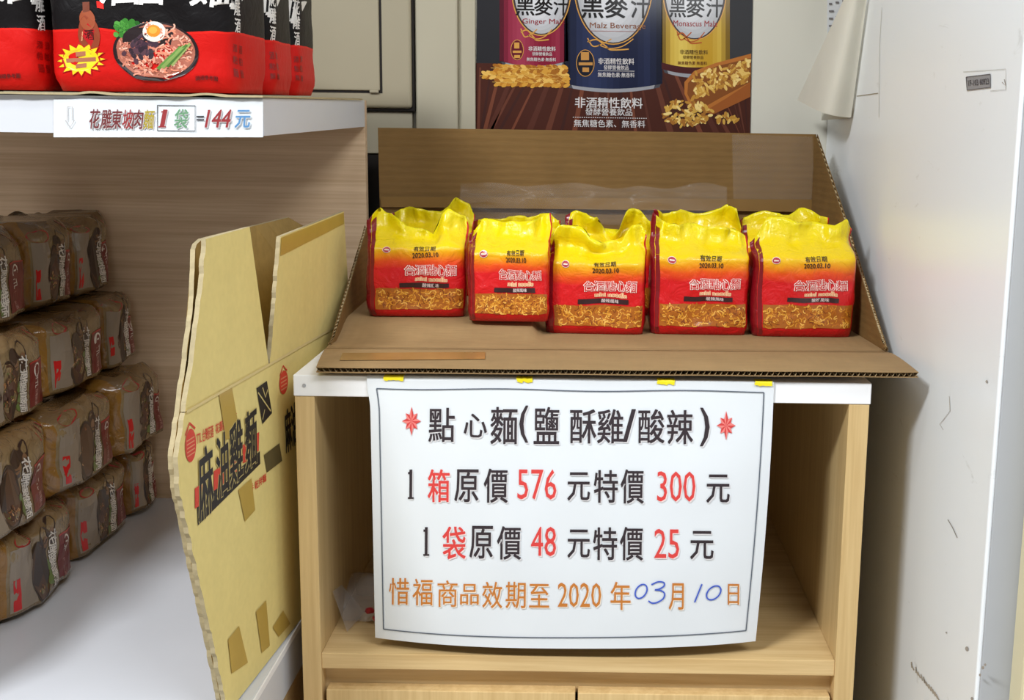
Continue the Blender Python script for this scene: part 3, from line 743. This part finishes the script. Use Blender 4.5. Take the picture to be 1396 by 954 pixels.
    A.stroke([T(.976 - .004 * k / 24, .034 + (.955 - .034) * k / 24) for k in range(25)], 1.5, ln, 2)
    A.stroke([T(.022 + (.972 - .022) * k / 24, .963 - .008 * k / 24) for k in range(25)], 1.5, ln, 2)
    A.stroke([T(.022, .034 + (.963 - .034) * k / 24) for k in range(25)], 1.5, ln, 2)
    A.build('print', lambda x, y, l: at(x, y, Y=depth(x, y) - .0007 - l * .0001), M['ink'], root)
build_sign()
# torn yellow stickers holding the sign's top edge
for i, (px_, py_, wd, lab) in enumerate(((537, 512, 27, 'leftmost torn yellow sticker on the top edge of the price sign'), (715, 514, 22, 'second torn yellow sticker from the left above the price sign'),
                                (908, 517, 24, 'third torn yellow sticker from the left above the price sign'), (1041, 519, 24, 'rightmost torn yellow sticker on the top corner of the price sign'))):
    c0 = at(px_, py_, Y=-.004); wd_ = wd / F * 1.31
    def sfn(u, v, c0=c0, wd_=wd_, i=i):
        j = .0018 * noise.noise(Vector((u * 5 + i * 3, v * 5, i))); x = c0.x + (u - .5) * wd_ + j
        s = v * .016 + j
        if s < .011: return (x, .011 - s - .006, ZT + .0016)
        return (x, -.0062, ZT + .0016 - (s - .011))
    st = sheet_grid('yellow_sticker', sfn, 8, 8, M['sticker_yellow'], None, -.0003); tag(st, lab, 'sticker', 'torn yellow stickers holding the price sign')
    A = Art()
    A.text(('25', '10', '元', '25')[i], c0.x, ZT, .008, .0035, srgb(176, 90, 30), 1, .02)
    pr = A.build('print', lambda x, z, l: Vector((x, -.001 - (z - ZT), ZT + .0022)), M['ink']); pr.parent = st

# ------------------------------------------------------------------ flattened printed carton standing between shelf and cabinet
SX = lambda y: -.350 + .07 * y
def sheetp(px_, py_, off=0):
    d = ray(px_, py_); t = (-.350 + .07 * CAM.y + off) / (d.x - .07 * d.y); return CAM + d * t
def sYZ(px_, py_): q = sheetp(px_, py_); return q.y, q.z
car = empty('flattened_carton', (SX(0), .05, .482)); tag(car, 'flattened printed kraft carton standing upright beside the cabinet', 'cardboard')
def plate(name, outline, off, th, mat, rough_edges, seed, parent):
    if not callable(off): off = (lambda o_: lambda y, z: o_)(off)
    """outline in (y,z); jagged cut edges where flagged; thickness goes to -x"""
    rnd = random.Random(seed); pts = []
    n = len(outline)
    for i in range(n):
        a, b = outline[i], outline[(i + 1) % n]; L = math.hypot(b[0] - a[0], b[1] - a[1])
        k = max(1, int(L / .006)) if rough_edges[i] else max(1, int(L / .04))
        for q in range(k):
            t = q / k; y, z = a[0] + (b[0] - a[0]) * t, a[1] + (b[1] - a[1]) * t
            if rough_edges[i] and q: nx, nz = -(b[1] - a[1]) / L, (b[0] - a[0]) / L; j = rnd.uniform(-.0014, .0014); y += nx * j; z += nz * j
            pts.append((y, z))
    m = len(pts)
    v = [Vector((SX(y) + off(y, z), y, z)) for y, z in pts] + [Vector((SX(y) + off(y, z) - th, y, z)) for y, z in pts]
    bm = bmesh.new(); bv = [bm.verts.new(q) for q in v]
    f0 = bm.faces.new(bv[:m]); f1 = bm.faces.new(bv[m:][::-1])
    for i in range(m):
        f = bm.faces.new((bv[i], bv[m + i], bv[m + (i + 1) % m], bv[(i + 1) % m])); f.material_index = 1
    bmesh.ops.recalc_face_normals(bm, faces=bm.faces[:])
    bmesh.ops.triangulate(bm, faces=[f0, f1])
    me = bpy.data.meshes.new(name); bm.to_mesh(me); bm.free(); me.materials.append(mat); me.materials.append(M['kraft_edge'])
    o = bpy.data.objects.new(name, me); COL.objects.link(o)
    return rel(parent, o)
zc = .812
y_sl = -.004
front_edge = [(-.160, .4835), (-.191, .577), (-.252, .745), (-.252, .775), (-.232, zc)]
main = plate('main_panel', [(-.160, .4835), (.36, .4835), (.36, zc - .001), (y_sl, zc - .001), (-.232, zc - .001), (-.252, .775), (-.252, .745), (-.191, .577)], 0, .0045, M['kraft_yellow'], [0, 0, 0, 0, 1, 1, 1, 1], 1, car)
plate('flap', [(-.232, zc), (y_sl - .001, zc), (-.049, .9645), (-.167, .9625), (-.178, .925), (-.205, .865)], .0004, .0045, M['kraft_yellow'], [0, 0, 0, 1, 1, 1], 2, car)
plate('flap', [(y_sl + .001, zc), (.325, zc), (.305, .957), (.006, .950)], lambda y, z: .001 + .014 * (z - .812) / .145 * max(0, 1 - y / .3), .0045, M['kraft_yellow'], [0, 0, 0, 1], 3, car)
plate('back_layer', [(-.156, .4835), (.36, .4835), (.33, .93), (.24, .953), (-.045, .951), (-.163, .952), (-.185, .905), (-.248, .775), (-.246, .745), (-.187, .577)], lambda y, z: -.0062 - .045 * smooth(.80, .90, z) * smooth(-.2, -.03, y), .0045, M['kraft_inner'], [0, 0, 0, 0, 0, 1, 1, 1, 1, 1], 4, car)
# fold score
A = Art(); A.stroke([(-.232, zc), (.325, zc)], .003, srgb(224, 202, 140), 1, sub=6)
A.build('score_line', lambda y, z, l: Vector((SX(y) + .0016, y, z)), M['ink'], car)
def _unused(): pass
def tape_on_carton(pts, mat=M['tape_old'], lift=.0009, name='tape'):
    v = [sheetp(*p_, lift) for p_ in pts]
    rel(car, mesh_obj(name, v, [tuple(range(len(v)))], mat))
tape_on_carton([(298, 534), (316, 526), (327, 590), (308, 600)])
tape_on_carton([(325, 668), (343, 652), (348, 695), (334, 711)])
tape_on_carton([(311, 872), (326, 853), (338, 903), (316, 918)])
tape_on_carton([(372, 855), (386, 832), (396, 850), (380, 868)])
tape_on_carton([(349, 834), (363, 818), (368, 880), (357, 890)])
_fo = lambda y, z: .001 + .014 * (z - .812) / .145 * max(0, 1 - y / .3)
_tp = [(.008, .9485), (.303, .9555), (.303, .941), (.008, .929)]
rel(car, sheet_grid('tape', lambda u, v: (lambda y, z: Vector((SX(y) + _fo(y, z) + .0004, y, z)))(*[(_tp[0][i] * (1 - u) + _tp[1][i] * u) * (1 - v) + (_tp[3][i] * (1 - u) + _tp[2][i] * u) * v for i in (0, 1)]), 10, 2, M['tape_old'], None, .0002))
def build_carton_print():
    A = Art()
    rd, kk, cr = srgb(216, 66, 48), srgb(34, 30, 30), srgb(206, 186, 120)
    y0, z0 = sYZ(269, 716); y1, z1 = sYZ(354, 632)
    def P(t, s): return (y0 + (y1 - y0) * t, z0 + (z1 - z0) * t + s)
    hgt = .014
    A.poly([P(0, 0), P(1, 0), P(1, hgt), P(0, hgt * 1.4)], kk, 1)
    L = y1 - y0
    for t0, t1 in ((-.03, .12), (.24, .42), (.50, .62), (.70, .80), (.88, .98)):
        A.poly([P(t0, hgt * 1.3), P(t1, hgt * 1.1), P(t1 + .02, hgt + .021), P(t0 + .01, hgt + .023)], rd, 1.2)
    rot = math.atan2(z1 - z0, y1 - y0)
    for i, (ch, t, s, w, h) in enumerate((('麻', .13, .034, .036, .066), ('油', .38, .036, .031, .060), ('雞', .60, .036, .036, .062), ('麵', .85, .036, .034, .060))):
        c = P(t, s)
        A.text(ch, c[0], c[1], w, h, cr, 2, .09, rot, .12); A.text(ch, c[0], c[1], w, h, kk, 3, .045, rot, .12)
    # red round emblem with lettering running beside it
    ey, ez = sYZ(259, 607)
    A.ell(ey, ez, .0125, .0155, rd, 1, n=20); 
    for k in range(5): A.rect(ey - .009, ez - .009 + k * .0036, ey + .009, ez - .0078 + k * .0036, srgb(226, 150, 110), 1.4)
    A.stroke([(ey - .011, ez + .012), (ey, ez + .021), (ey + .012, ez + .013)], .0022, rd, 1)
    def line(s, a_, b_, h, c=rd, bold=.03):
        p, q = sYZ(*a_), sYZ(*b_)
        A.text(s, (p[0] + q[0]) / 2, (p[1] + q[1]) / 2, math.hypot(q[0] - p[0], q[1] - p[1]), h, c, 1.2, bold, math.atan2(q[1] - p[1], q[0] - p[0]))
    line('TTL 台灣菸酒', (267, 598), (290, 587), .012); line('花蓮觀光酒廠', (293, 585), (322, 568), .010)
    line('五香 乾拌麵', (334, 672), (362, 650), .009)
    # black marks: handling square, stripe, second face
    A.poly([sYZ(349, 529), sYZ(363, 519), sYZ(370, 563), sYZ(357, 578)], kk, 1)
    A.stroke([sYZ(351, 535), sYZ(368, 560)], .0018, cr, 1.4); A.stroke([sYZ(357, 528), sYZ(361, 541), sYZ(364, 531)], .002, cr, 1.4); A.stroke([sYZ(357, 572), sYZ(360, 558)], .0015, cr, 1.4)
    A.poly([sYZ(359, 620), sYZ(380, 604), sYZ(384, 628), sYZ(363, 644)], srgb(96, 84, 50), 1)
    ey, ez = sYZ(386, 521); A.ell(ey, ez, .015, .0135, rd, 1, n=20)
    for k in range(4): A.rect(ey - .010, ez - .008 + k * .0042, ey + .010, ez - .0065 + k * .0042, srgb(226, 150, 110), 1.4)
    A.stroke([(ey - .012, ez + .010), (ey, ez + .019), (ey + .013, ez + .011)], .002, rd, 1)
    line('麻油', (388, 590), (404, 575), .05, kk, .05)
    A.build('print', lambda y, z, l: Vector((SX(y) + .0006 + l * .00015, y, z)), M['ink'], car)
build_carton_print()

# ------------------------------------------------------------------ black and red bags on the upper shelf
BLK, RD2 = srgb(22, 19, 20), srgb(222, 34, 26)
M['black_film'] = film('black_red_film', [(0, srgb(206, 26, 22)), (.30, srgb(224, 36, 28)), (.31, BLK), (1, srgb(28, 25, 26))], None, None, rough=.42, wr=.16, interp='CONSTANT', coat=0, spec=.15)
def big_bag(xl, xr, yf, seed, label, d=.148, h=.20, art=True, rz=0):
    w = xr - xl; B = Bag(w, d, h, seed, n=7, t0=.8, t1=.93, amp=.0026, scale=22, ruffle=.008, bottom=.9)
    zs = 1.0998 + .0175 * (yf + d / 2 + .012)
    root = empty('noodle_multipack', ((xl + xr) / 2, yf + d / 2, zs), rz); root.rotation_euler.x = .0175; tag(root, label, 'noodle bag', 'black and red noodle multipacks on the upper shelf')
    B.mesh('bag', M['black_film'], root, 44, 30)
    A = Art(); rnd = random.Random(seed)
    X = lambda f: (f - .5) * w
    Wt = srgb(236, 232, 228)
    if art:
        # big brush characters
        for ch, f, wd in (('酒', .42, .040), ('香', .58, .036), ('麵', .90, .042)): A.text(ch, X(f), .110, wd, .044, Wt, 2, .03, 0, .12)
        A.rect(X(.29), .083, X(.325), .09, RD2, 2)
        # gourd bottle with a red label
        bx = X(.235)
        A.ell(bx, .056, .0085 * 1.3, .0195, srgb(146, 64, 38), 2, n=24); A.ell(bx, .071, .008, .010, srgb(160, 78, 46), 2.2, n=20); A.rect(bx - .0035, .078, bx + .0035, .089, srgb(120, 60, 40), 2.2)
        A.poly([(bx - .008, .057), (bx, .068), (bx + .008, .057), (bx, .044)], srgb(190, 24, 30), 2.6); A.text('酒', bx, .056, .009, .011, srgb(70, 20, 16), 3, .02)
        A.stroke([(bx - .006, .06), (bx - .008, .05)], .0012, srgb(220, 150, 110), 3)
        # yellow burst
        cx, cz = X(.18), .0315; pts = []
        for k in range(32):
            a_ = k * math.pi / 16; r = 1.0 if k % 2 == 0 else .70; pts.append((cx + .0265 * r * math.cos(a_), cz + .0165 * r * math.sin(a_)))
        A.poly([(cx + (x - cx) * 1.09, cz + (z - cz) * 1.09) for x, z in pts], srgb(190, 30, 24), 3); A.poly(pts, srgb(246, 216, 34), 3.4)
        for k, (wd, zz) in enumerate(((.010, .0375), (.032, .0315), (.012, .0255))):
            A.rect(cx - wd / 2, zz - .0022, cx + wd / 2, zz + .0022, srgb(176, 110, 80), 4)
        # noodle dish
        cx, cz, rx, rz_ = X(.585), .042, .0445, .0300
        A.ell(cx, cz - .001, rx, rz_, srgb(38, 24, 26), 3, n=40); A.ell(cx, cz, rx * .92, rz_ * .90, srgb(176, 104, 84), 3.3, n=40)
        for k in range(300):
            a_, r = rnd.uniform(0, 6.28), rnd.random() ** .5 * .86
            x, z = cx + rx * r * math.cos(a_), cz + rz_ * r * math.sin(a_); b0 = rnd.uniform(0, 6.28); rr = rnd.uniform(.003, .007); arc = rnd.uniform(.8, 1.8)
            A.stroke([(x + rr * (math.cos(b0 + arc * q / 4) - math.cos(b0)), z + rr * .8 * (math.sin(b0 + arc * q / 4) - math.sin(b0))) for q in range(5)], .0016,
                     srgb(*rnd.choice([(226, 152, 128), (206, 128, 104), (240, 180, 156), (180, 98, 78), (232, 140, 110)])), 3.6 + rnd.random() * .8)
        for k in range(40): A.ell(cx - .014 + rnd.gauss(0, .0075), cz + .004 + rnd.gauss(0, .006), .0035, .0026, srgb(*rnd.choice([(62, 38, 52), (44, 26, 38), (84, 52, 62)])), 4.8 + rnd.random() * .3, n=8, rot=rnd.random() * 3)
        for k in range(44): A.ell(cx - .0275 + rnd.gauss(0, .0062), cz + .0215 + rnd.gauss(0, .0042) + .0, .0033, .003, srgb(*rnd.choice([(58, 128, 44), (40, 98, 34), (84, 158, 62)])), 5 + rnd.random() * .3, n=8)
        for k in range(4):
            o_ = k * .0042; A.stroke([(cx + .003 + o_, cz - .017 + o_ * .3), (cx + .026 + o_ * .8, cz + .006 + o_ * .2)], .0034, srgb(*[(96, 140, 60), (132, 160, 84), (78, 120, 50), (150, 168, 96)][k]), 5.2 + k * .05)
        ex, ez = cx - .0005, cz + .0195
        A.ell(ex, ez, .0112, .0098, srgb(238, 228, 214), 5.5, n=24); A.ell(ex - .0005, ez + .0005, .0066, .0060, srgb(234, 144, 40), 5.8, n=20); A.ell(ex - .001, ez + .001, .004, .0035, srgb(246, 176, 70), 6, n=16)
        A.text('調理參考圖', X(.85), .0145, .025, .0045, srgb(90, 14, 14), 2, .03)
        A.build('print', B.front, M['ink_film'], root, local=True)
    # lettering on the right-hand gusset: white brush column above, dark column in the red
    S = Art()
    for k, ch in enumerate('花雕'): S.text(ch, -.36 * d, .110 - k * .020, .013, .018, Wt, 2, .03)
    S.text('酒', -.36 * d, .070, .012, .016, Wt, 2, .03)
    for r in range(2):
        for k in range(3): S.text('酒粕麵'[k], -.36 * d + r * .012 - .004, .046 - k * .012, .008, .008, srgb(140, 20, 18), 2, .02)
    S.build('gusset_print', B.side, M['ink_film'], root, local=True)
    return root
xa, xb = at(66, 110, Y=.0).x, at(322, 110, Y=.0).x
big_bag(xa, xb, -.002, 2, 'black and red noodle multipack with noodle dish picture at the shelf front')
xs2 = xb - .001
big_bag(xs2 - (xb - xa), xs2, .150, 3, 'second black and red multipack in the right-hand file on the upper shelf', d=.118)
big_bag(xs2 - (xb - xa), xs2, .272, 7, 'third black and red multipack in the right-hand file on the upper shelf', d=.118)
xl2 = at(52, 110, Y=-.004).x
big_bag(xl2 - (xb - xa), xl2, -.006, 5, 'black and red noodle multipack cut by the left picture edge, upper shelf')
big_bag(xl2 - (xb - xa), xl2 + .002, .148, 6, 'black and red multipack behind the leftmost bag on the upper shelf', d=.118)

# ------------------------------------------------------------------ gold and brown noodle packs stacked on the lower shelf
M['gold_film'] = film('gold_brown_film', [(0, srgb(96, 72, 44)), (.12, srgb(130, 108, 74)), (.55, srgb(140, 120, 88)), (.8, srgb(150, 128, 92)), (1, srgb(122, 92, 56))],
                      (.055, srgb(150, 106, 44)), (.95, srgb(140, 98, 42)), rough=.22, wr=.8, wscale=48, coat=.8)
def gold_pack(xf, y0, z, w, h, seed, label, d=.13, ry=0):
    """front face looks along +x; xf is that face, y0 its end nearest the camera"""
    B = Bag(w, d, h, seed, n=4.5, t0=.86, t1=1.25, peak=.0, dip=-.02, amp=.0050, scale=19, ruffle=.004, bottom=.72, rag=.05)
    root = empty('stacked_noodle_pack', (xf - d / 2, y0 + w / 2, z), math.pi / 2); tag(root, label, 'noodle pack', 'gold and brown noodle packs stacked on the lower shelf')
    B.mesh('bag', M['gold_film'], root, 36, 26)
    A = Art(); rnd = random.Random(seed + 50); X = lambda f: (f - .5) * w
    mar, Wt = srgb(116, 22, 26), srgb(236, 230, 222)
    A.rect(X(.07), .12 * h, X(.30), .84 * h, srgb(150, 136, 120), .2, 6, 6)
    A.rect(X(.09), .14 * h, X(.145), .50 * h, srgb(206, 30, 34), .6, 2, 4)
    A.ell(X(.19), .90 * h, .018, .007, srgb(170, 30, 34), .6, n=16)
    cx, cz = X(.385), .42 * h
    A.ell(cx, cz, .12 * w, .36 * h, srgb(48, 32, 28), .8, n=28); A.ell(cx, cz, .108 * w, .32 * h, srgb(84, 54, 36), 1, n=28)
    for k in range(80):
        a_, r = rnd.uniform(0, 6.28), rnd.random() ** .5 * .9; x, zz = cx + .09 * w * r * math.cos(a_), cz + .28 * h * r * math.sin(a_); b0 = rnd.uniform(0, 6.28)
        A.stroke([(x + .004 * (math.cos(b0 + q * .4) - math.cos(b0)), zz + .004 * (math.sin(b0 + q * .4) - math.sin(b0))) for q in range(4)], .0016, srgb(*rnd.choice([(176, 124, 78), (140, 90, 56), (84, 50, 40), (204, 160, 110), (96, 110, 52)])), 1.4 + rnd.random() * .5)
    for k in range(14): A.ell(cx + rnd.gauss(0, .006), cz + rnd.gauss(0, .010), .005, .006, srgb(*rnd.choice([(74, 46, 44), (92, 58, 48)])), 2.2, n=8)
    # dark brush motifs at the top
    for f, zz, s_ in ((.47, .80, 1), (.56, .84, 1.1)):
        A.ell(X(f), zz * h, .010 * s_, .010 * s_, srgb(58, 40, 34), 1.2, n=14); A.ell(X(f) + .003, zz * h - .009, .006, .008, srgb(136, 100, 72), 1.0, n=12); A.rect(X(f) - .006, zz * h - .022, X(f) + .008, zz * h - .012, srgb(60, 42, 36), 1.1)
    # white lettering turned on its side
    for k, ch in enumerate('花雕雞麵'): A.text(ch, X(.575), (.70 - k * .165) * h, .019, .017, srgb(70, 60, 54), 2.5, .10, -math.pi / 2); A.text(ch, X(.575), (.70 - k * .165) * h, .019, .017, Wt, 3, .035, -math.pi / 2)
    for k in range(8): A.ell(X(.53) + rnd.uniform(-.006, .006), rnd.uniform(.15, .45) * h, .004, .006, srgb(104, 126, 62), 2.1, n=8, rot=rnd.random() * 3)
    # maroon panel with white emblem and letters
    A.rect(X(.655), .12 * h, X(.93), .66 * h, mar, 1.2, 8, 5); A.rect(X(.655), .655 * h, X(.93), .675 * h, srgb(190, 40, 40), 1.4, 8, 1)
    A.ell(X(.755), .56 * h, .0085, .0085, Wt, 2, n=18); A.ell(X(.755), .56 * h, .0062, .0062, mar, 2.3, n=18); A.rect(X(.755) - .004, .55 * h, X(.755) + .004, .57 * h, Wt, 2.6)
    A.text('TTL', X(.755), .42 * h, .014, .009, Wt, 2, .03, -math.pi / 2); A.text('台灣菸酒', X(.755), .23 * h, .022, .008, srgb(206, 160, 150), 2, .02, -math.pi / 2)
    for q in range(3): A.stroke([(X(.74) + q * .012, .99 * h), (X(.78) + q * .012, .93 * h), (X(.80) + q * .012, .86 * h)], .0016, srgb(150, 44, 40), 1.2)
    A.build('print', B.front, M['ink_film'], root, local=True)
    # crimped end seam facing the camera
    ev, ef = [], []
    for k in range(13):
        zz = h * (.12 + .76 * k / 12); jx = .0035 * noise.noise(Vector((k * .9, seed, 0)))
        ev += [Vector((-w / 2 * .985, jx - .012, zz)), Vector((-w / 2 - .012, jx + .006 * noise.noise(Vector((k * .5, seed, 4))), zz))]
    for k in range(12): ef.append((2 * k, 2 * k + 1, 2 * k + 3, 2 * k + 2))
    mesh_obj('end_seam', ev, ef, M['gold_seam'], root, True)
    return root
M['gold_seam'] = mat_plain('gold_crimped_seam', srgb(186, 140, 62), .28, .6, .2, 60)
layers = [  # face x, z, height, list of (y0, width)
    (-.676, .4828, .112, [(-.178, .205), (.040, .200), (.252, .190), (.448, .100)], 'bottom layer'),
    (-.660, .5935, .118, [(-.243, .205), (-.030, .200), (.180, .195), (.384, .160)], 'second layer'),
    (-.690, .7105, .110, [(-.190, .205), (.022, .200), (.236, .190), (.434, .110)], 'third layer'),
    (-.724, .8195, .118, [(-.150, .205), (.062, .200), (.276, .132), (.414, .130)], 'top layer')]
place = ['nearest the camera', 'second from the camera', 'third from the camera', 'at the back end']
sd = 60
for li, (xf, z, h, ps, nm) in enumerate(layers):
    for pi_, (y0, w) in enumerate(ps):
        sd += 1; rnd = random.Random(sd)
        gold_pack(xf + rnd.uniform(-.006, .006), y0 + .003, z, w * .962, h * .935, sd, 'gold and brown noodle pack, %s of the stack, %s' % (nm, place[pi_]))

# ------------------------------------------------------------------ bits on the right-hand panel
def onp(px_, py_, l=0): return at(px_, py_, X=XW - .0006 - l * .0001)
st = mesh_obj('label_sticker', [onp(*p_, 0) for p_ in ((1317, 105), (1350, 101), (1350, 119), (1318, 123))], [(0, 1, 2, 3)], mat_plain('grey_label', srgb(150, 148, 150), .5))
tag(st, 'small grey printed label on the white right-hand panel', 'label')
A = Art(down=True); A.text('1F-103 60923', 1334, 112, 28, 8, srgb(70, 66, 70), 2, .02, -.10); A.stroke([(1317, 105), (1350, 101), (1350, 119), (1318, 123), (1317, 105)], 1, srgb(90, 86, 90), 2)
pr = A.build('print', lambda x, y, l: onp(x, y, l + 2), M['ink']); pr.parent = st
A = Art(down=True); g1, g2 = srgb(186, 182, 176), srgb(146, 138, 130)
A.stroke([(1313, 98), (1371, 94), (1371, 122), (1350, 124)], .7, g1, 1); A.stroke([(1366, 112), (1371, 117), (1369, 108)], 1.0, g2, 1)
A.stroke([(1292, 708), (1298, 718), (1305, 733)], 1.1, g2, 1)
A.stroke([(1294, 540), (1295, 560), (1286, 572), (1281, 578), (1286, 586)], .8, srgb(196, 190, 184), 1)
for k in range(14):
    rnd = random.Random(k); t = k / 13; A.stroke([(1241 + 36 * t + rnd.uniform(-2, 2), 902 + 44 * t), (1243 + 38 * t, 910 + 46 * t)], 1.6, srgb(176, 166, 152), 1)
for x, y, r in ((1318, 884, 2.4), (1340, 910, 2.0), (1336, 920, 1.6), (1343, 906, 1.5), (1325, 952, 1.8), (1345, 520, 1.6), (1290, 862, 1)): A.ell(x, y, r, r * 1.3, srgb(168, 160, 152), 1, n=9)
A.stroke([(1202, 10), (1199, 60), (1198, 160)], .6, srgb(224, 224, 220), 1); A.stroke([(1168, 131), (1197, 127)], .9, srgb(140, 126, 90), 1)
sc_ = A.build('scuff_marks', onp, M['ink']); sc_.parent = wr
# curling paper notice taped high in the corner
def build_notice():
    root = empty('curled_notice', (XW - .03, .50, 1.09)); tag(root, 'curled white paper notice hanging in the upper right corner', 'paper notice')
    top0, top1, bot1, bot0 = (1178, -60), (1190, -60), (1160, 160), (1087, 136)
    def f(u, v):
        x = (top0[0] * (1 - u) + top1[0] * u) * (1 - v) + (bot0[0] * (1 - u) + bot1[0] * u) * v
        y = (top0[1] * (1 - u) + top1[1] * u) * (1 - v) + (bot0[1] * (1 - u) + bot1[1] * u) * v + 6 * math.sin(u * 3.1) * v
        X = XW - .004 - .055 * (1 - u) ** 1.4 * (.35 + .65 * v) - .02 * math.sin(u * math.pi) * v
        return at(x, y, X=X)
    sheet_grid('page', f, 16, 20, M['old_paper'], root, .0003)
    def g(u, v):                                         # the printed sheet behind
        x = 1128 + 30 * u; y = -60 + (106 - 60 * u) * v
        return at(x, y, X=XW - .016 + .006 * u)
    sheet_grid('printed_page', g, 6, 10, M['paper'], root, .0003)
    A = Art(down=True); rnd = random.Random(9)
    for r in range(9):
        for c_ in range(3):
            if rnd.random() < .85 and -46 + r * 10 + c_ * 2 < 40 - c_ * 13: A.rect(1130 + c_ * 9, -46 + r * 10 - c_ * 2, 1136 + c_ * 9 + rnd.uniform(-2, 1), -43.5 + r * 10 - c_ * 2, srgb(110, 106, 110), 1)
    A.build('print', lambda x, y, l: at(x, y, X=XW - .016 + .006 * (x - 1128) / 30 - .0012), M['ink'], root)
    def k(u, v): return at(1120 + 38 * u, 150 + 14 * v - 3 * u, X=XW - .012 + .008 * u)
    sheet_grid('tucked_page', k, 4, 2, M['old_paper'], root, .0003)
build_notice()

# ------------------------------------------------------------------ crumpled clear bag at the back left of the open shelf
def build_film_bag():
    root = empty('clear_plastic_bag', (-.25, .12, .4765)); tag(root, 'crumpled clear plastic bag with red bits inside the open cabinet shelf', 'plastic bag')
    def f(u, v):
        a_ = v * math.pi; r = .036 + .010 * noise.noise(Vector((u * 5, v * 4, 1)))
        x = -.296 + .135 * u; return (x, .135 - r * math.cos(a_) * 1.2, .4772 + r * 1.15 * math.sin(a_) * (.55 + .55 * abs(math.sin(u * 5 + .6))))
    sheet_grid('film', f, 26, 16, M['bag_clear'], root, .0003, smooth_=False)
    A = [(-.262, .085, .494), (-.247, .083, .497), (-.252, .08, .487), (-.235, .085, .490)]
    for k, (x, y, z) in enumerate(A):
        bm = bmesh.new(); bmesh.ops.create_icosphere(bm, subdivisions=1, radius=.0052)
        for v in bm.verts: v.co = Vector((x + v.co.x * 1.4, y + v.co.y, z + v.co.z * .8)) + Vector((1, 1, 1)) * .0015 * noise.noise(v.co * 300 + Vector((k, 0, 0)))
        me = bpy.data.meshes.new('wrapped_sweet'); bm.to_mesh(me); bm.free(); me.materials.append(M['sweet']); o = bpy.data.objects.new('red_bit', me); COL.objects.link(o); rel(root, o)
    def g(u, v): return (-.3005 + .016 * u + .012 * v * u, .06 + .05 * v, .4775 + .050 * (1 - u) * (1 - .3 * v) + .004 * v)
    sheet_grid('torn_tail', g, 5, 5, M['bag_clear'], root, .0003, False)
M['sweet'] = mat_plain('red_wrapper', srgb(150, 30, 34), .3, .5, .2, 90)
build_film_bag()
